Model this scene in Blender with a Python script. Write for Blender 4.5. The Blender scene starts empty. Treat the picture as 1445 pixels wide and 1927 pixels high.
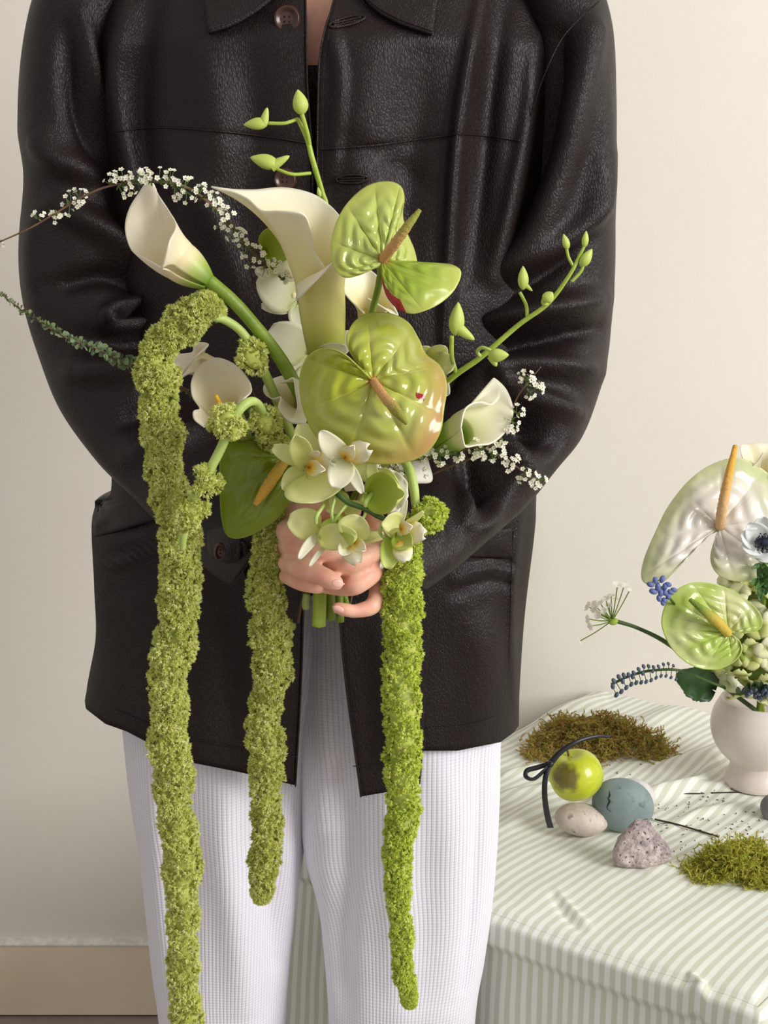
import bpy, math, random
import numpy as np
from mathutils import Vector, Matrix

# ------------------------------------------------------------------ camera
FPX, PITCH, CAM_H = 2600.0, math.radians(13.0), 1.276
CP, SP = math.cos(PITCH), math.sin(PITCH)
C = bpy.context.scene.collection
scene = bpy.context.scene
cam_data = bpy.data.cameras.new('camera')
cam = bpy.data.objects.new('camera', cam_data); C.objects.link(cam)
cam.location = (0, 0, CAM_H); cam.rotation_euler = (math.radians(90) - PITCH, 0, 0)
cam_data.sensor_fit = 'VERTICAL'; cam_data.sensor_height = 36.0
cam_data.lens = FPX / 1927.0 * 36.0
cam_data.clip_start = 0.05
scene.camera = cam

# ------------------------------------------------------------------ light
world = bpy.data.worlds.new('world'); scene.world = world; world.use_nodes = True
bg = world.node_tree.nodes['Background']
bg.inputs['Color'].default_value = (1.0, 0.95, 0.90, 1); bg.inputs['Strength'].default_value = 0.50

def area(name, loc, target, sx, sy, power, color):
    l = bpy.data.lights.new(name, 'AREA'); l.shape = 'RECTANGLE'; l.size = sx; l.size_y = sy
    l.energy = power; l.color = color
    o = bpy.data.objects.new(name, l); C.objects.link(o); o.location = loc
    o.rotation_euler = (Vector(target) - Vector(loc)).to_track_quat('-Z', 'Y').to_euler()
    return o
area('window_light', (2.75, -0.45, 2.15), (-0.2, 1.4, 0.9), 1.4, 1.6, 95, (1.0, 0.99, 0.965))
scene.view_settings.view_transform = 'Standard'
scene.view_settings.look = 'None'
scene.view_settings.gamma = 1.0
scene.view_settings.use_curve_mapping = False
scene.view_settings.exposure = 0.22

# ------------------------------------------------------------------ geometry helpers
rng = np.random.default_rng(7)
def P(px, py, Y):
    b = (py - 963.5) / FPX
    t = Y / (CP - b * SP)
    return np.array([(px - 722.5) / FPX * t, Y, CAM_H + (-SP - b * CP) * t])
def PP(l, Y=None):
    return np.array([P(*q) if Y is None else P(q[0], q[1], Y) for q in l])
def onz(px, py, z):
    b = (py - 963.5) / FPX
    t = (z - CAM_H) / (-SP - b * CP)
    return np.array([(px - 722.5) / FPX * t, (CP - b * SP) * t, z])
def proj(V):
    x, y, z = V[..., 0], V[..., 1], V[..., 2] - CAM_H
    fw = y * CP - z * SP; up = y * SP + z * CP
    return 722.5 + FPX * x / fw, 963.5 - FPX * up / fw
def pxm(Y): return Y / FPX * 1.02
def nrm(v): return v / (np.linalg.norm(v) + 1e-12)
def cr(pts, n, closed=False):
    """Catmull-Rom resample"""
    p = np.asarray(pts, float)
    if p.ndim == 1: p = p[:, None]
    k = len(p)
    if closed: q = np.vstack([p[-1], p, p[0], p[1]]); segs = k
    else: q = np.vstack([2 * p[0] - p[1], p, 2 * p[-1] - p[-2]]); segs = k - 1
    t = np.linspace(0, segs, n, endpoint=not closed)
    i = np.minimum(t.astype(int), segs - 1); f = (t - i)[:, None]
    a, b, c, d = q[i], q[i + 1], q[i + 2], q[i + 3]
    return 0.5 * (2 * b + (c - a) * f + (2 * a - 5 * b + 4 * c - d) * f ** 2 + (3 * b - a - 3 * c + d) * f ** 3)
def snoise(V, scale, seed=0, octaves=3):
    r = np.random.default_rng(seed); out = np.zeros(V.shape[:-1]); amp = 1.0; tot = 0
    for o in range(octaves):
        for _ in range(5):
            d = r.normal(size=3); d = d / np.linalg.norm(d)
            out = out + amp * np.sin((V @ d) * scale * (2 ** o) * r.uniform(.7, 1.4) * 6.28 + r.uniform(0, 6.28)); tot += amp
        amp *= .5
    return out / tot * 2.2
class MB:
    def __init__(s): s.V = []; s.F = []; s.U = []; s.n = 0
    def add(s, V, F, uv=None):
        V = np.asarray(V, float).reshape(-1, 3); F = np.asarray(F, int)
        s.V.append(V); s.F.append(F + s.n); s.U.append(uv if uv is not None else np.zeros((len(V), 2))); s.n += len(V); return s
WOFF = {}
def mk(name, mb, mat, parent=None, smooth=True, thick=0, sub=0, thick_off=0.0):
    V = np.vstack(mb.V); U = np.vstack(mb.U)
    off = WOFF[parent.name] if parent is not None else np.zeros(3)
    me = bpy.data.meshes.new(name)
    li = np.concatenate([f.ravel() for f in mb.F]); lt = np.concatenate([np.full(len(f), f.shape[1]) for f in mb.F])
    ls = np.concatenate([[0], np.cumsum(lt)[:-1]])
    me.vertices.add(len(V)); me.vertices.foreach_set('co', (V - off).astype(np.float32).ravel())
    me.loops.add(len(li)); me.loops.foreach_set('vertex_index', li.astype(np.int32))
    me.polygons.add(len(lt)); me.polygons.foreach_set('loop_start', ls.astype(np.int32)); me.polygons.foreach_set('loop_total', lt.astype(np.int32))
    me.polygons.foreach_set('use_smooth', np.full(len(lt), smooth))
    uvl = me.uv_layers.new(name='UVMap'); uvl.data.foreach_set('uv', U[li].astype(np.float32).ravel())
    me.update(calc_edges=True); me.validate()
    o = bpy.data.objects.new(name, me); C.objects.link(o)
    if mat is not None: me.materials.append(mat)
    if parent is not None: o.parent = parent
    WOFF[o.name] = off
    if sub:
        m = o.modifiers.new('sub', 'SUBSURF'); m.levels = sub; m.render_levels = sub
    if thick:
        m = o.modifiers.new('thick', 'SOLIDIFY'); m.thickness = thick; m.offset = thick_off
    return o
def thing(name, label, cat, loc=(0, 0, 0), group=None):
    o = bpy.data.objects.new(name, None); C.objects.link(o); o.location = tuple(float(x) for x in loc); o.empty_display_size = .02
    WOFF[o.name] = np.array(loc, float); o['label'] = label; o['category'] = cat
    if group: o['group'] = group
    return o
def tag(o, label, cat, group=None, kind=None):
    if label: o['label'] = label
    if cat: o['category'] = cat
    if group: o['group'] = group
    if kind: o['kind'] = kind
    return o
def grid(A, cu=False, uv=None):
    """A (n,m,3) -> V,F,uv ; cu closes along m"""
    n, m = A.shape[:2]
    i = np.arange(n - 1)[:, None]; j = np.arange(m if cu else m - 1)[None, :]
    j2 = (j + 1) % m
    F = np.stack([i * m + j, i * m + j2, (i + 1) * m + j2, (i + 1) * m + j], -1).reshape(-1, 4)
    if uv is None:
        u = np.linspace(0, 1, m); v = np.linspace(0, 1, n)
        uv = np.stack(np.broadcast_arrays(u[None, :], v[:, None]), -1)
    return A.reshape(-1, 3), F, np.asarray(uv).reshape(-1, 2)
def frames(c):
    t = np.gradient(c, axis=0); t /= np.linalg.norm(t, axis=1)[:, None] + 1e-12
    a = np.array([0, 0, 1.]) if abs(t[0][2]) < .9 else np.array([1., 0, 0])
    n = nrm(np.cross(t[0], a)); N = []
    for k in range(len(c)):
        n = nrm(n - t[k] * np.dot(n, t[k])); N.append(n)
    N = np.array(N); return t, N, np.cross(t, N)
def tube(pts, rad, n=24, seg=8, caps=True, raw=False):
    c = np.asarray(pts, float) if raw else cr(pts, n)
    n = len(c)
    r = np.asarray(rad, float)
    if r.ndim == 0: r = np.full(n, float(r))
    elif len(r) != n: r = np.maximum(cr(r, n)[:, 0], 1e-5)
    t, N, B = frames(c)
    a = np.linspace(0, 2 * np.pi, seg, endpoint=False)
    A = c[:, None] + r[:, None, None] * (np.cos(a)[None, :, None] * N[:, None] + np.sin(a)[None, :, None] * B[:, None])
    if caps:
        A = np.concatenate([np.repeat(c[:1, None], seg, 1) - t[0] * r[0] * .3, A, np.repeat(c[-1:, None], seg, 1) + t[-1] * r[-1] * .3])
    return grid(A, cu=True)
def ellipsoid(c, ax, ay, az, n=14, m=16):
    """ax, ay, az are world semi-axis vectors"""
    th = np.linspace(0, np.pi, n); ph = np.linspace(0, 2 * np.pi, m, endpoint=False)
    A = c + np.sin(th)[:, None, None] * (np.cos(ph)[None, :, None] * ax + np.sin(ph)[None, :, None] * ay) + np.cos(th)[:, None, None] * az
    return grid(A, cu=True)
def loft(st, n=60, seg=48, pw=2.3):
    """stations (pxL,pyL,pxR,pyR,Yc,d) -> elliptic closed tube"""
    E1a = cr([P(s[0], s[1], s[4]) for s in st], n); E1b = cr([P(s[2], s[3], s[4]) for s in st], n)
    d = cr([s[5] for s in st], n)[:, 0]
    c = (E1a + E1b) / 2; e = (E1b - E1a) / 2
    a = np.linspace(0, 2 * np.pi, seg, endpoint=False)
    ca = np.sign(np.cos(a)) * np.abs(np.cos(a)) ** (2 / pw); sa = np.sign(np.sin(a)) * np.abs(np.sin(a)) ** (2 / pw)
    A = c[:, None] + ca[None, :, None] * e[:, None] + (sa[None, :] * d[:, None])[..., None] * np.array([0, -1., 0])
    return A
def normals(A, cu=True):
    du = (np.roll(A, -1, 1) - np.roll(A, 1, 1)) if cu else np.gradient(A, axis=1)
    dv = np.gradient(A, axis=0); n = np.cross(du, dv)
    return n / (np.linalg.norm(n, axis=-1, keepdims=True) + 1e-12)
def fold_field(px, py, folds):
    out = np.zeros_like(px)
    for pts, w, amp in folds:
        p = cr(pts, 24); best = np.full(px.shape, 1e9); tt = np.zeros(px.shape)
        for k in range(len(p) - 1):
            a, b = p[k], p[k + 1]; ab = b - a; L = ab @ ab + 1e-9
            t = np.clip(((px - a[0]) * ab[0] + (py - a[1]) * ab[1]) / L, 0, 1)
            d = (px - a[0] - t * ab[0]) ** 2 + (py - a[1] - t * ab[1]) ** 2
            m = d < best; best = np.where(m, d, best); tt = np.where(m, (k + t) / (len(p) - 1), tt)
        out += 1.45 * amp * np.exp(-best / (w * w)) * (0.25 + 0.75 * np.sin(np.pi * np.clip(tt, 0.02, .98)) ** .6)
    return out

# ------------------------------------------------------------------ materials
def newmat(name):
    m = bpy.data.materials.new(name); m.use_nodes = True; nt = m.node_tree
    return m, nt, nt.nodes['Principled BSDF']
def N(nt, t, **kw):
    n = nt.nodes.new(t)
    for k, v in kw.items():
        if k.startswith('i_'):
            key = k[2:].replace('_', ' '); n.inputs[key].default_value = v
        else: setattr(n, k, v)
    return n
def col(c): return (c[0], c[1], c[2], 1)
def srgb(r, g, b):
    f = lambda x: ((x / 255 + .055) / 1.055) ** 2.4 if x > 10 else x / 255 / 12.92
    return (f(r), f(g), f(b))
def ramp(nt, fac, stops, interp='LINEAR'):
    r = nt.nodes.new('ShaderNodeValToRGB'); e = r.color_ramp.elements; r.color_ramp.interpolation = interp
    while len(e) < len(stops): e.new(.5)
    for k, (p, c) in enumerate(stops): e[k].position = p; e[k].color = col(c)
    nt.links.new(fac, r.inputs[0]); return r.outputs['Color']
def noise(nt, scale, detail=4, vec=None, rough=.55):
    n = N(nt, 'ShaderNodeTexNoise'); n.inputs['Scale'].default_value = scale; n.inputs['Detail'].default_value = detail; n.inputs['Roughness'].default_value = rough
    if vec is None:
        tc = N(nt, 'ShaderNodeTexCoord'); vec = tc.outputs['Object']
    nt.links.new(vec, n.inputs['Vector']); return n.outputs['Fac']
def bump(nt, b, h, strength, dist):
    n = N(nt, 'ShaderNodeBump'); n.inputs['Strength'].default_value = strength; n.inputs['Distance'].default_value = dist
    nt.links.new(h, n.inputs['Height']); nt.links.new(n.outputs['Normal'], b.inputs['Normal']); return n
def mixc(nt, fac, a, b, mode='MIX'):
    n = N(nt, 'ShaderNodeMix', data_type='RGBA', blend_type=mode)
    for s, v in ((0, fac), (6, a), (7, b)):
        if isinstance(v, (int, float)): n.inputs[s].default_value = v
        elif isinstance(v, tuple): n.inputs[s].default_value = col(v)
        else: nt.links.new(v, n.inputs[s])
    return n.outputs[2]
def math_(nt, op, a, b=0.0):
    n = N(nt, 'ShaderNodeMath', operation=op)
    for s, v in ((0, a), (1, b)):
        if isinstance(v, (int, float)): n.inputs[s].default_value = v
        else: nt.links.new(v, n.inputs[s])
    return n.outputs[0]
def simple(name, c1, c2=None, scale=30, rough=.6, bumpd=0, bscale=200, sss=0, spec=.5, coat=0, transl=0, stops=(.35, .65)):
    m, nt, b = newmat(name); b.inputs['Roughness'].default_value = rough; b.inputs['Specular IOR Level'].default_value = spec
    if c2 is not None: nt.links.new(ramp(nt, noise(nt, scale), [(stops[0], c1), (stops[1], c2)]), b.inputs['Base Color'])
    else: b.inputs['Base Color'].default_value = col(c1)
    if bumpd: bump(nt, b, noise(nt, bscale), .8, bumpd)
    if sss: b.inputs['Subsurface Weight'].default_value = sss; b.inputs['Subsurface Scale'].default_value = .008; b.inputs['Subsurface Radius'].default_value = (1, .8, .4)
    if coat: b.inputs['Coat Weight'].default_value = coat; b.inputs['Coat Roughness'].default_value = .15
    if transl: translu(nt, b, transl)
    return m
def translu(nt, b, w):
    out = nt.nodes['Material Output']; t = N(nt, 'ShaderNodeBsdfTranslucent'); mx = N(nt, 'ShaderNodeMixShader'); mx.inputs[0].default_value = w
    src = b.inputs['Base Color']
    if src.is_linked: nt.links.new(src.links[0].from_socket, t.inputs[0])
    else: t.inputs[0].default_value = src.default_value
    nt.links.new(b.outputs[0], mx.inputs[1]); nt.links.new(t.outputs[0], mx.inputs[2]); nt.links.new(mx.outputs[0], out.inputs['Surface'])
def uvsep(nt):
    tc = N(nt, 'ShaderNodeTexCoord'); s = N(nt, 'ShaderNodeSeparateXYZ'); nt.links.new(tc.outputs['UV'], s.inputs[0]); return s.outputs[0], s.outputs[1], tc.outputs['UV']
def petalmat(name, stops, rough=.45, transl=.25, vein=.0, sss=.0, streak=90):
    """colour along v of the UV map, fine streaks along the petal"""
    m, nt, b = newmat(name); u, v, uvv = uvsep(nt)
    nz = noise(nt, 25, 2); vv = math_(nt, 'ADD', v, math_(nt, 'MULTIPLY', math_(nt, 'SUBTRACT', nz, .5), .18))
    c = ramp(nt, vv, stops)
    st = N(nt, 'ShaderNodeTexNoise'); mp = N(nt, 'ShaderNodeMapping'); mp.inputs['Scale'].default_value = (streak, 2, 1)
    nt.links.new(uvv, mp.inputs[0]); nt.links.new(mp.outputs[0], st.inputs['Vector']); st.inputs['Scale'].default_value = 1
    c = mixc(nt, math_(nt, 'MULTIPLY', st.outputs['Fac'], .22), c, mixc(nt, 1.0, c, (.80, .84, .66), 'MULTIPLY'))
    nt.links.new(c, b.inputs['Base Color']); b.inputs['Roughness'].default_value = rough
    bump(nt, b, st.outputs['Fac'], .25, .0006)
    if transl: translu(nt, b, transl)
    return m

# leather
def leather(name, base, scale=1.0, rough=.47):
    m, nt, b = newmat(name)
    tc = N(nt, 'ShaderNodeTexCoord'); mp = N(nt, 'ShaderNodeMapping'); mp.inputs['Scale'].default_value = (1.25, 1.0, .62)
    nt.links.new(tc.outputs['Object'], mp.inputs[0])
    nn = N(nt, 'ShaderNodeTexNoise'); nn.inputs['Scale'].default_value = 22; nn.inputs['Detail'].default_value = 2; nt.links.new(mp.outputs[0], nn.inputs['Vector'])
    wv = N(nt, 'ShaderNodeVectorMath', operation='SCALE'); wv.inputs[3].default_value = .022; nt.links.new(nn.outputs['Color'], wv.inputs[0])
    ad = N(nt, 'ShaderNodeVectorMath', operation='ADD'); nt.links.new(mp.outputs[0], ad.inputs[0]); nt.links.new(wv.outputs[0], ad.inputs[1])
    vo = N(nt, 'ShaderNodeTexVoronoi', feature='DISTANCE_TO_EDGE'); vo.inputs['Scale'].default_value = 400 * scale; nt.links.new(ad.outputs[0], vo.inputs['Vector'])
    v2 = N(nt, 'ShaderNodeTexVoronoi', feature='F1'); v2.inputs['Scale'].default_value = 270 * scale; nt.links.new(ad.outputs[0], v2.inputs['Vector'])
    h1 = ramp(nt, vo.outputs['Distance'], [(0, (0, 0, 0)), (.28, (1, 1, 1))])
    h2 = math_(nt, 'ADD', h1, math_(nt, 'MULTIPLY', v2.outputs['Distance'], -.7))
    h = math_(nt, 'ADD', h2, math_(nt, 'MULTIPLY', noise(nt, 45, 3, mp.outputs[0]), 1.6))
    bump(nt, b, h, .55, .00042)
    c = mixc(nt, noise(nt, 9, 3), base, tuple(x * 1.7 for x in base))
    c = mixc(nt, h1, mixc(nt, 1.0, c, (.55, .55, .55), 'MULTIPLY'), c)
    nt.links.new(c, b.inputs['Base Color'])
    nt.links.new(math_(nt, 'ADD', math_(nt, 'MULTIPLY', noise(nt, 14, 3), .16), rough - .08), b.inputs['Roughness'])
    b.inputs['Specular IOR Level'].default_value = .28
    return m
LEATHER = leather('brown_leather', srgb(29, 20, 19))
LEATHER_EDGE = leather('leather_edge', srgb(34, 23, 21), 1.3, .4)
HORN = simple('horn_button', srgb(52, 28, 24), srgb(72, 44, 36), 60, .3)

def skinmat():
    m, nt, b = newmat('skin')
    n1 = noise(nt, 28, 3); n2 = noise(nt, 220, 3)
    c = ramp(nt, n1, [(.32, srgb(226, 160, 138)), (.5, srgb(236, 184, 158)), (.68, srgb(228, 150, 134))])
    c = mixc(nt, math_(nt, 'MULTIPLY', n2, .25), c, srgb(238, 200, 178))
    nt.links.new(c, b.inputs['Base Color']); b.inputs['Roughness'].default_value = .5
    b.inputs['Subsurface Weight'].default_value = .25; b.inputs['Subsurface Radius'].default_value = (1, .35, .2); b.inputs['Subsurface Scale'].default_value = .006
    bump(nt, b, noise(nt, 700, 3), .5, .0002)
    return m
SKIN = skinmat()
NAIL = simple('nail', srgb(246, 186, 172), srgb(250, 200, 186), 80, .22)

def waffle():
    m, nt, b = newmat('waffle_cotton'); u, v, uvv = uvsep(nt)
    su = math_(nt, 'POWER', math_(nt, 'ABSOLUTE', math_(nt, 'SINE', math_(nt, 'MULTIPLY', u, math.pi / .0042))), .7)
    sv = math_(nt, 'POWER', math_(nt, 'ABSOLUTE', math_(nt, 'SINE', math_(nt, 'MULTIPLY', v, math.pi / .0030))), .7)
    h = math_(nt, 'ADD', math_(nt, 'MULTIPLY', su, 1.0), math_(nt, 'MULTIPLY', sv, .45))
    c = ramp(nt, math_(nt, 'MULTIPLY', h, .69), [(.1, srgb(196, 190, 200)), (.6, srgb(232, 230, 240))])
    nt.links.new(c, b.inputs['Base Color']); b.inputs['Roughness'].default_value = .9; b.inputs['Specular IOR Level'].default_value = .2
    bump(nt, b, h, .6, .0007)
    return m
WAFFLE = waffle()

def clothmat():
    m, nt, b = newmat('striped_cotton'); u, v, uvv = uvsep(nt)
    wob = math_(nt, 'MULTIPLY', math_(nt, 'SUBTRACT', noise(nt, 9, 2), .5), .006)
    s = math_(nt, 'SINE', math_(nt, 'MULTIPLY', math_(nt, 'ADD', u, wob), 2 * math.pi / .0118))
    f = ramp(nt, math_(nt, 'ADD', math_(nt, 'MULTIPLY', s, .5), .5), [(.36, (0, 0, 0)), (.64, (1, 1, 1))])
    tone = mixc(nt, noise(nt, 5, 3), srgb(206, 209, 200), srgb(212, 210, 186))
    c = mixc(nt, f, srgb(236, 240, 232), tone)
    c = mixc(nt, math_(nt, 'MULTIPLY', noise(nt, 700, 2), .25), c, srgb(226, 228, 220))
    nt.links.new(c, b.inputs['Base Color']); b.inputs['Roughness'].default_value = .85; b.inputs['Specular IOR Level'].default_value = .2
    bump(nt, b, noise(nt, 900, 2), .4, .0004)
    return m
CLOTH = clothmat()
def wallmat():
    m, nt, b = newmat('painted_plaster')
    c = ramp(nt, noise(nt, 2.2, 5), [(.3, srgb(228, 222, 212)), (.7, srgb(235, 230, 221))])
    c = mixc(nt, math_(nt, 'MULTIPLY', noise(nt, 60, 5), .2), c, srgb(216, 208, 196))
    nt.links.new(c, b.inputs['Base Color']); b.inputs['Roughness'].default_value = .75
    h = math_(nt, 'ADD', noise(nt, 18, 5), math_(nt, 'MULTIPLY', noise(nt, 240, 3), .25)); bump(nt, b, h, .22, .0025)
    return m
WALL = wallmat()
TRIM = simple('trim_paint', srgb(236, 222, 198), srgb(228, 212, 186), 8, .5, .0006, 60)
CAULK = simple('trim_caulk', srgb(232, 230, 222), srgb(206, 204, 196), 70, .7, .001, 150)
FLOOR = simple('floor_concrete', srgb(150, 140, 132), srgb(128, 118, 110), 12, .6, .0008, 90)

# ================================================================== setting
YW = 1.972; ZT = 0.551
def box(x0, x1, y0, y1, z0, z1):
    V = [(x, y, z) for x in (x0, x1) for y in (y0, y1) for z in (z0, z1)]
    return V, [(0, 1, 3, 2), (4, 6, 7, 5), (0, 4, 5, 1), (2, 3, 7, 6), (0, 2, 6, 4), (1, 5, 7, 3)]
def struct(name, mb, mat, smooth=False):
    o = mk(name, mb, mat, smooth=smooth); o['kind'] = 'structure'; return o
gx = np.linspace(-3.2, 3.4, 60); gz = np.linspace(0, 2.9, 30)
A = np.stack(np.broadcast_arrays(gx[None, :], 0 * gx[None, :] * gz[:, None] + YW, gz[:, None]), -1).copy()
struct('wall_back', MB().add(*grid(A[::-1])), WALL, True)
struct('floor', MB().add(*box(-3.2, 3.4, -1.6, YW, -.05, 0)), FLOOR)
zb = float(P(100, 1779, YW - .012)[2])
struct('baseboard_back', MB().add(*box(-3.2, 3.4, YW - .013, YW, 0.004, zb)), TRIM)
# cap bead of the baseboard with a paint filled joint above
cx = np.linspace(-3.2, 3.4, 260)
prof = [(-.0, zb - .001), (-.0145, zb), (-.0150, zb + .0015), (-.011, zb + .004), (-.004, zb + .0065), (0, zb + .0067)]
wob = snoise(np.stack([cx, 0 * cx, 0 * cx], -1), 3.0, 4) * .0003
A = np.stack([np.stack([cx, np.full_like(cx, YW + a), b + wob * (k > 1)], -1) for k, (a, b) in enumerate(prof)])
struct('trim_1', MB().add(*grid(A[::-1])), CAULK, True)

# ================================================================== person
YC, DEP, NS = 1.335, .135, 2.6
Lc = cr([(-190, 560), (-140, 470), (-90, 330), (-40, 205), (60, 175), (250, 195), (600, 232), (860, 214), (935, 208), (968, 176), (1100, 179), (1200, 182), (1290, 166), (1330, 162), (1380, 175), (1520, 178)], 240)
Rc = cr([(-190, 690), (-140, 800), (-90, 930), (-40, 1005), (60, 1040), (250, 1035), (600, 1015), (930, 1007), (1000, 1004), (1150, 986), (1290, 976), (1380, 974), (1520, 972)], 240)
def lr(py):
    return np.interp(py, Lc[:, 0], Lc[:, 1]), np.interp(py, Rc[:, 0], Rc[:, 1])
FOLDS = [
 ([(200, 256), (290, 246), (400, 252), (500, 263), (584, 276)], 6, -.0016), ([(600, 287), (700, 280), (790, 268), (862, 258), (978, 271)], 6, -.0016),
 ([(912, -30), (882, 120), (862, 255), (850, 420), (838, 640)], 13, .010),
 ([(950, -30), (925, 140), (905, 330), (880, 520)], 26, -.012),
 ([(1010, 70), (1000, 190), (985, 280), (960, 400), (930, 520)], 18, .010),
 ([(800, 120), (770, 330), (760, 520)], 40, -.006),
 ([(700, 80), (680, 250), (690, 420)], 45, .005),
 ([(240, -20), (210, 120), (225, 250), (270, 420)], 22, .010),
 ([(300, -30), (275, 120), (275, 260), (300, 400)], 26, -.010),
 ([(385, 80), (400, 250), (385, 420)], 40, .006),
 ([(470, 60), (480, 240), (470, 400)], 36, -.004),
 ([(330, 330), (400, 420), (450, 560)], 30, .006),
 ([(620, 30), (640, 150), (625, 330)], 14, .004),
 ([(640, 260), (720, 300), (800, 350)], 24, -.003),
 ([(215, 900), (250, 870), (300, 860)], 18, -.004),
 ([(270, 1150), (300, 1300), (280, 1400)], 40, .006),
 ([(420, 1150), (440, 1300), (430, 1440)], 40, -.005),
 ([(200, 1050), (260, 1035), (330, 1000)], 7, -.003),
 ([(180, 1062), (240, 1052), (320, 1012)], 9, .003),
 ([(880, 1058), (930, 1052), (970, 1062)], 6, -.004),
 ([(850, 1090), (920, 1070), (965, 1082)], 7, .005),
 ([(850, 1118), (915, 1092), (968, 1100)], 9, -.004),
 ([(980, 960), (968, 1060), (962, 1180), (968, 1330)], 9, .004),
 ([(880, 1150), (920, 1250), (900, 1400)], 45, .006),
 ([(720, 1180), (735, 1300), (745, 1460)], 30, .005),
 ([(455, 1060), (470, 1180), (450, 1300)], 30, .005),
]
FK = 1.0
def ring_y(x, z):
    """front surface Y of the jacket at world x,z"""
    Y = np.full(np.shape(x), 1.22)
    fw = YC * CP - (z - CAM_H) * SP
    py = 963.5 - FPX * (YC * SP + (z - CAM_H) * CP) / fw
    l, r = lr(py)
    xl = (l - 722.5) / FPX * fw; xr = (r - 722.5) / FPX * fw
    s = np.clip((x - (xl + xr) / 2) / ((xr - xl) / 2), -1, 1)
    top = np.clip((z - 1.40) / .10, 0, 1)
    return YC - DEP * (1 - .45 * top) * (1 - np.abs(s) ** NS) ** (1 / NS)
def SJ(px, py, off=0.0):
    """point on the jacket front under a pixel"""
    Y = 1.21
    for _ in range(4):
        p = P(px, py, Y); Y = float(ring_y(p[0], p[2]))
    Y -= float(fold_field(np.array([float(px)]), np.array([float(py)]), FOLDS)[0]) + off
    return P(px, py, Y)
Lopen = [(-120, 560), (-60, 571), (0, 575), (150, 578), (330, 588), (600, 585), (900, 575), (1180, 570), (1300, 566), (1480, 556)]
Ropen = [(-120, 665), (-60, 645), (0, 628), (22, 622), (60, 610), (130, 600), (330, 597), (600, 603), (900, 618), (1180, 640), (1300, 652), (1500, 679)]
def hemL(px): return np.interp(px, [150, 165, 200, 240, 290, 340, 450, 556, 600], [1310, 1335, 1362, 1376, 1402, 1430, 1452, 1477, 1480])
def hemR(px): return np.interp(px, [600, 790, 800, 860, 940, 965, 985], [1413, 1413, 1412, 1412, 1396, 1378, 1350])
def front_sheet(edge, side, hem, top=-150, n=150, m=90, fwd=None):
    """edge: (py,px) opening line, side: (py,px) far line or None for silhouette; returns A"""
    A = np.zeros((n, m, 3))
    e = np.array(edge, float)
    for i in range(n):
        f = i / (n - 1)
        for j in range(m):
            g = j / (m - 1)
            py = top + f * (1420 - top)
            for _ in range(3):
                xe = np.interp(py, e[:, 0], e[:, 1])
                if side is None: l, r = lr(py); xs = l if xe < 600 else r
                else: xs = np.interp(py, [q[0] for q in side], [q[1] for q in side])
                g2 = math.sin(g * math.pi / 2) if side is None else g
                px = xe + (xs - xe) * g2
                py = top + f * (hem(px) - top)
            A[i, j] = (px, py, 0)
    px, py = A[..., 0].copy(), A[..., 1].copy()
    Y = np.full(px.shape, 1.21)
    for _ in range(6):
        b = (py - 963.5) / FPX; t = Y / (CP - b * SP)
        Y = .4 * Y + .6 * ring_y((px - 722.5) / FPX * t, CAM_H + (-SP - b * CP) * t)
    Y = Y - fold_field(px, py, FOLDS)
    if fwd is not None: Y = Y - fwd(px, py)
    b = (py - 963.5) / FPX; t = Y / (CP - b * SP)
    return np.stack([(px - 722.5) / FPX * t, Y, CAM_H + (-SP - b * CP) * t], -1)

pbase = np.array([-.04, 1.30, 0.0])
person = thing('person', 'person in brown leather jacket and white waffle trousers clasping a bouquet', 'person', pbase)

# body jacket : left front + back + right side, one sheet
AL = front_sheet(Lopen, None, hemL)
AR = front_sheet([(-200, 760), (0, 770), (600, 780), (1180, 778), (1500, 775)], None, hemR, m=60)
jb = MB()
V, F, U = grid(AL[:, ::-1]); jb.add(V, F, U)
V, F, U = grid(AR); jb.add(V, F, U)
# back half joins the two side silhouettes
nb = 40
sb = np.linspace(0, np.pi, nb); Bk = np.zeros((len(AL), nb, 3))
for i in range(len(AL)):
    a, b = AL[i, -1], AR[i, -1]; c = (a + b) / 2; top = np.clip((c[2] - 1.40) / .10, 0, 1)
    cs = np.sign(np.cos(sb)) * np.abs(np.cos(sb)) ** (2 / NS); sn = np.abs(np.sin(sb)) ** (2 / NS)
    Bk[i] = c + np.outer(cs, (a - b) / 2) + np.outer(sn, [0, DEP * (1 - .45 * top), 0])
jb.add(*grid(Bk))
jacket = mk('jacket', jb, LEATHER, person, thick=.0022)
jacket['label'] = 'dark brown pebbled leather jacket hanging open'
AF = front_sheet(Ropen, [(-200, 850), (0, 905), (130, 882), (255, 862), (420, 850), (640, 836), (900, 822), (1080, 819), (1300, 800), (1412, 795), (1500, 788)],
                 lambda px: np.interp(px, [600, 678, 740, 790, 830], [1500, 1498, 1487, 1474, 1472]), m=70,
                 fwd=lambda px, py: .003 + .012 * np.clip((py - 300) / 800, 0, 1))
fp = mk('front_panel', MB().add(*grid(AF)), LEATHER, jacket, thick=.003)
fp['label'] = 'overlapping front panel with buttonholes'
def seamline(name, pts, w=1.9, off=.0022, mat=LEATHER_EDGE, fn=None, n=40, parent=None):
    q = cr(pts, n)
    W = np.array([(fn or SJ)(a, b, off) for a, b in q])
    o = mk(name, MB().add(*tube(W, w * pxm(1.2), seg=6, raw=True)), mat, parent or jacket); return o
def SF(px, py, off=0): return SJ(px, py, off + .003 + .012 * min(max((py - 300) / 800, 0), 1) + .002)
seamline('yoke_seam', [(200, 250), (290, 240), (400, 246), (500, 257), (584, 270)])
seamline('yoke_seam', [(600, 281), (700, 274), (790, 262), (862, 252)], fn=SF)
seamline('yoke_seam', [(862, 252), (920, 256), (978, 265)])
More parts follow.
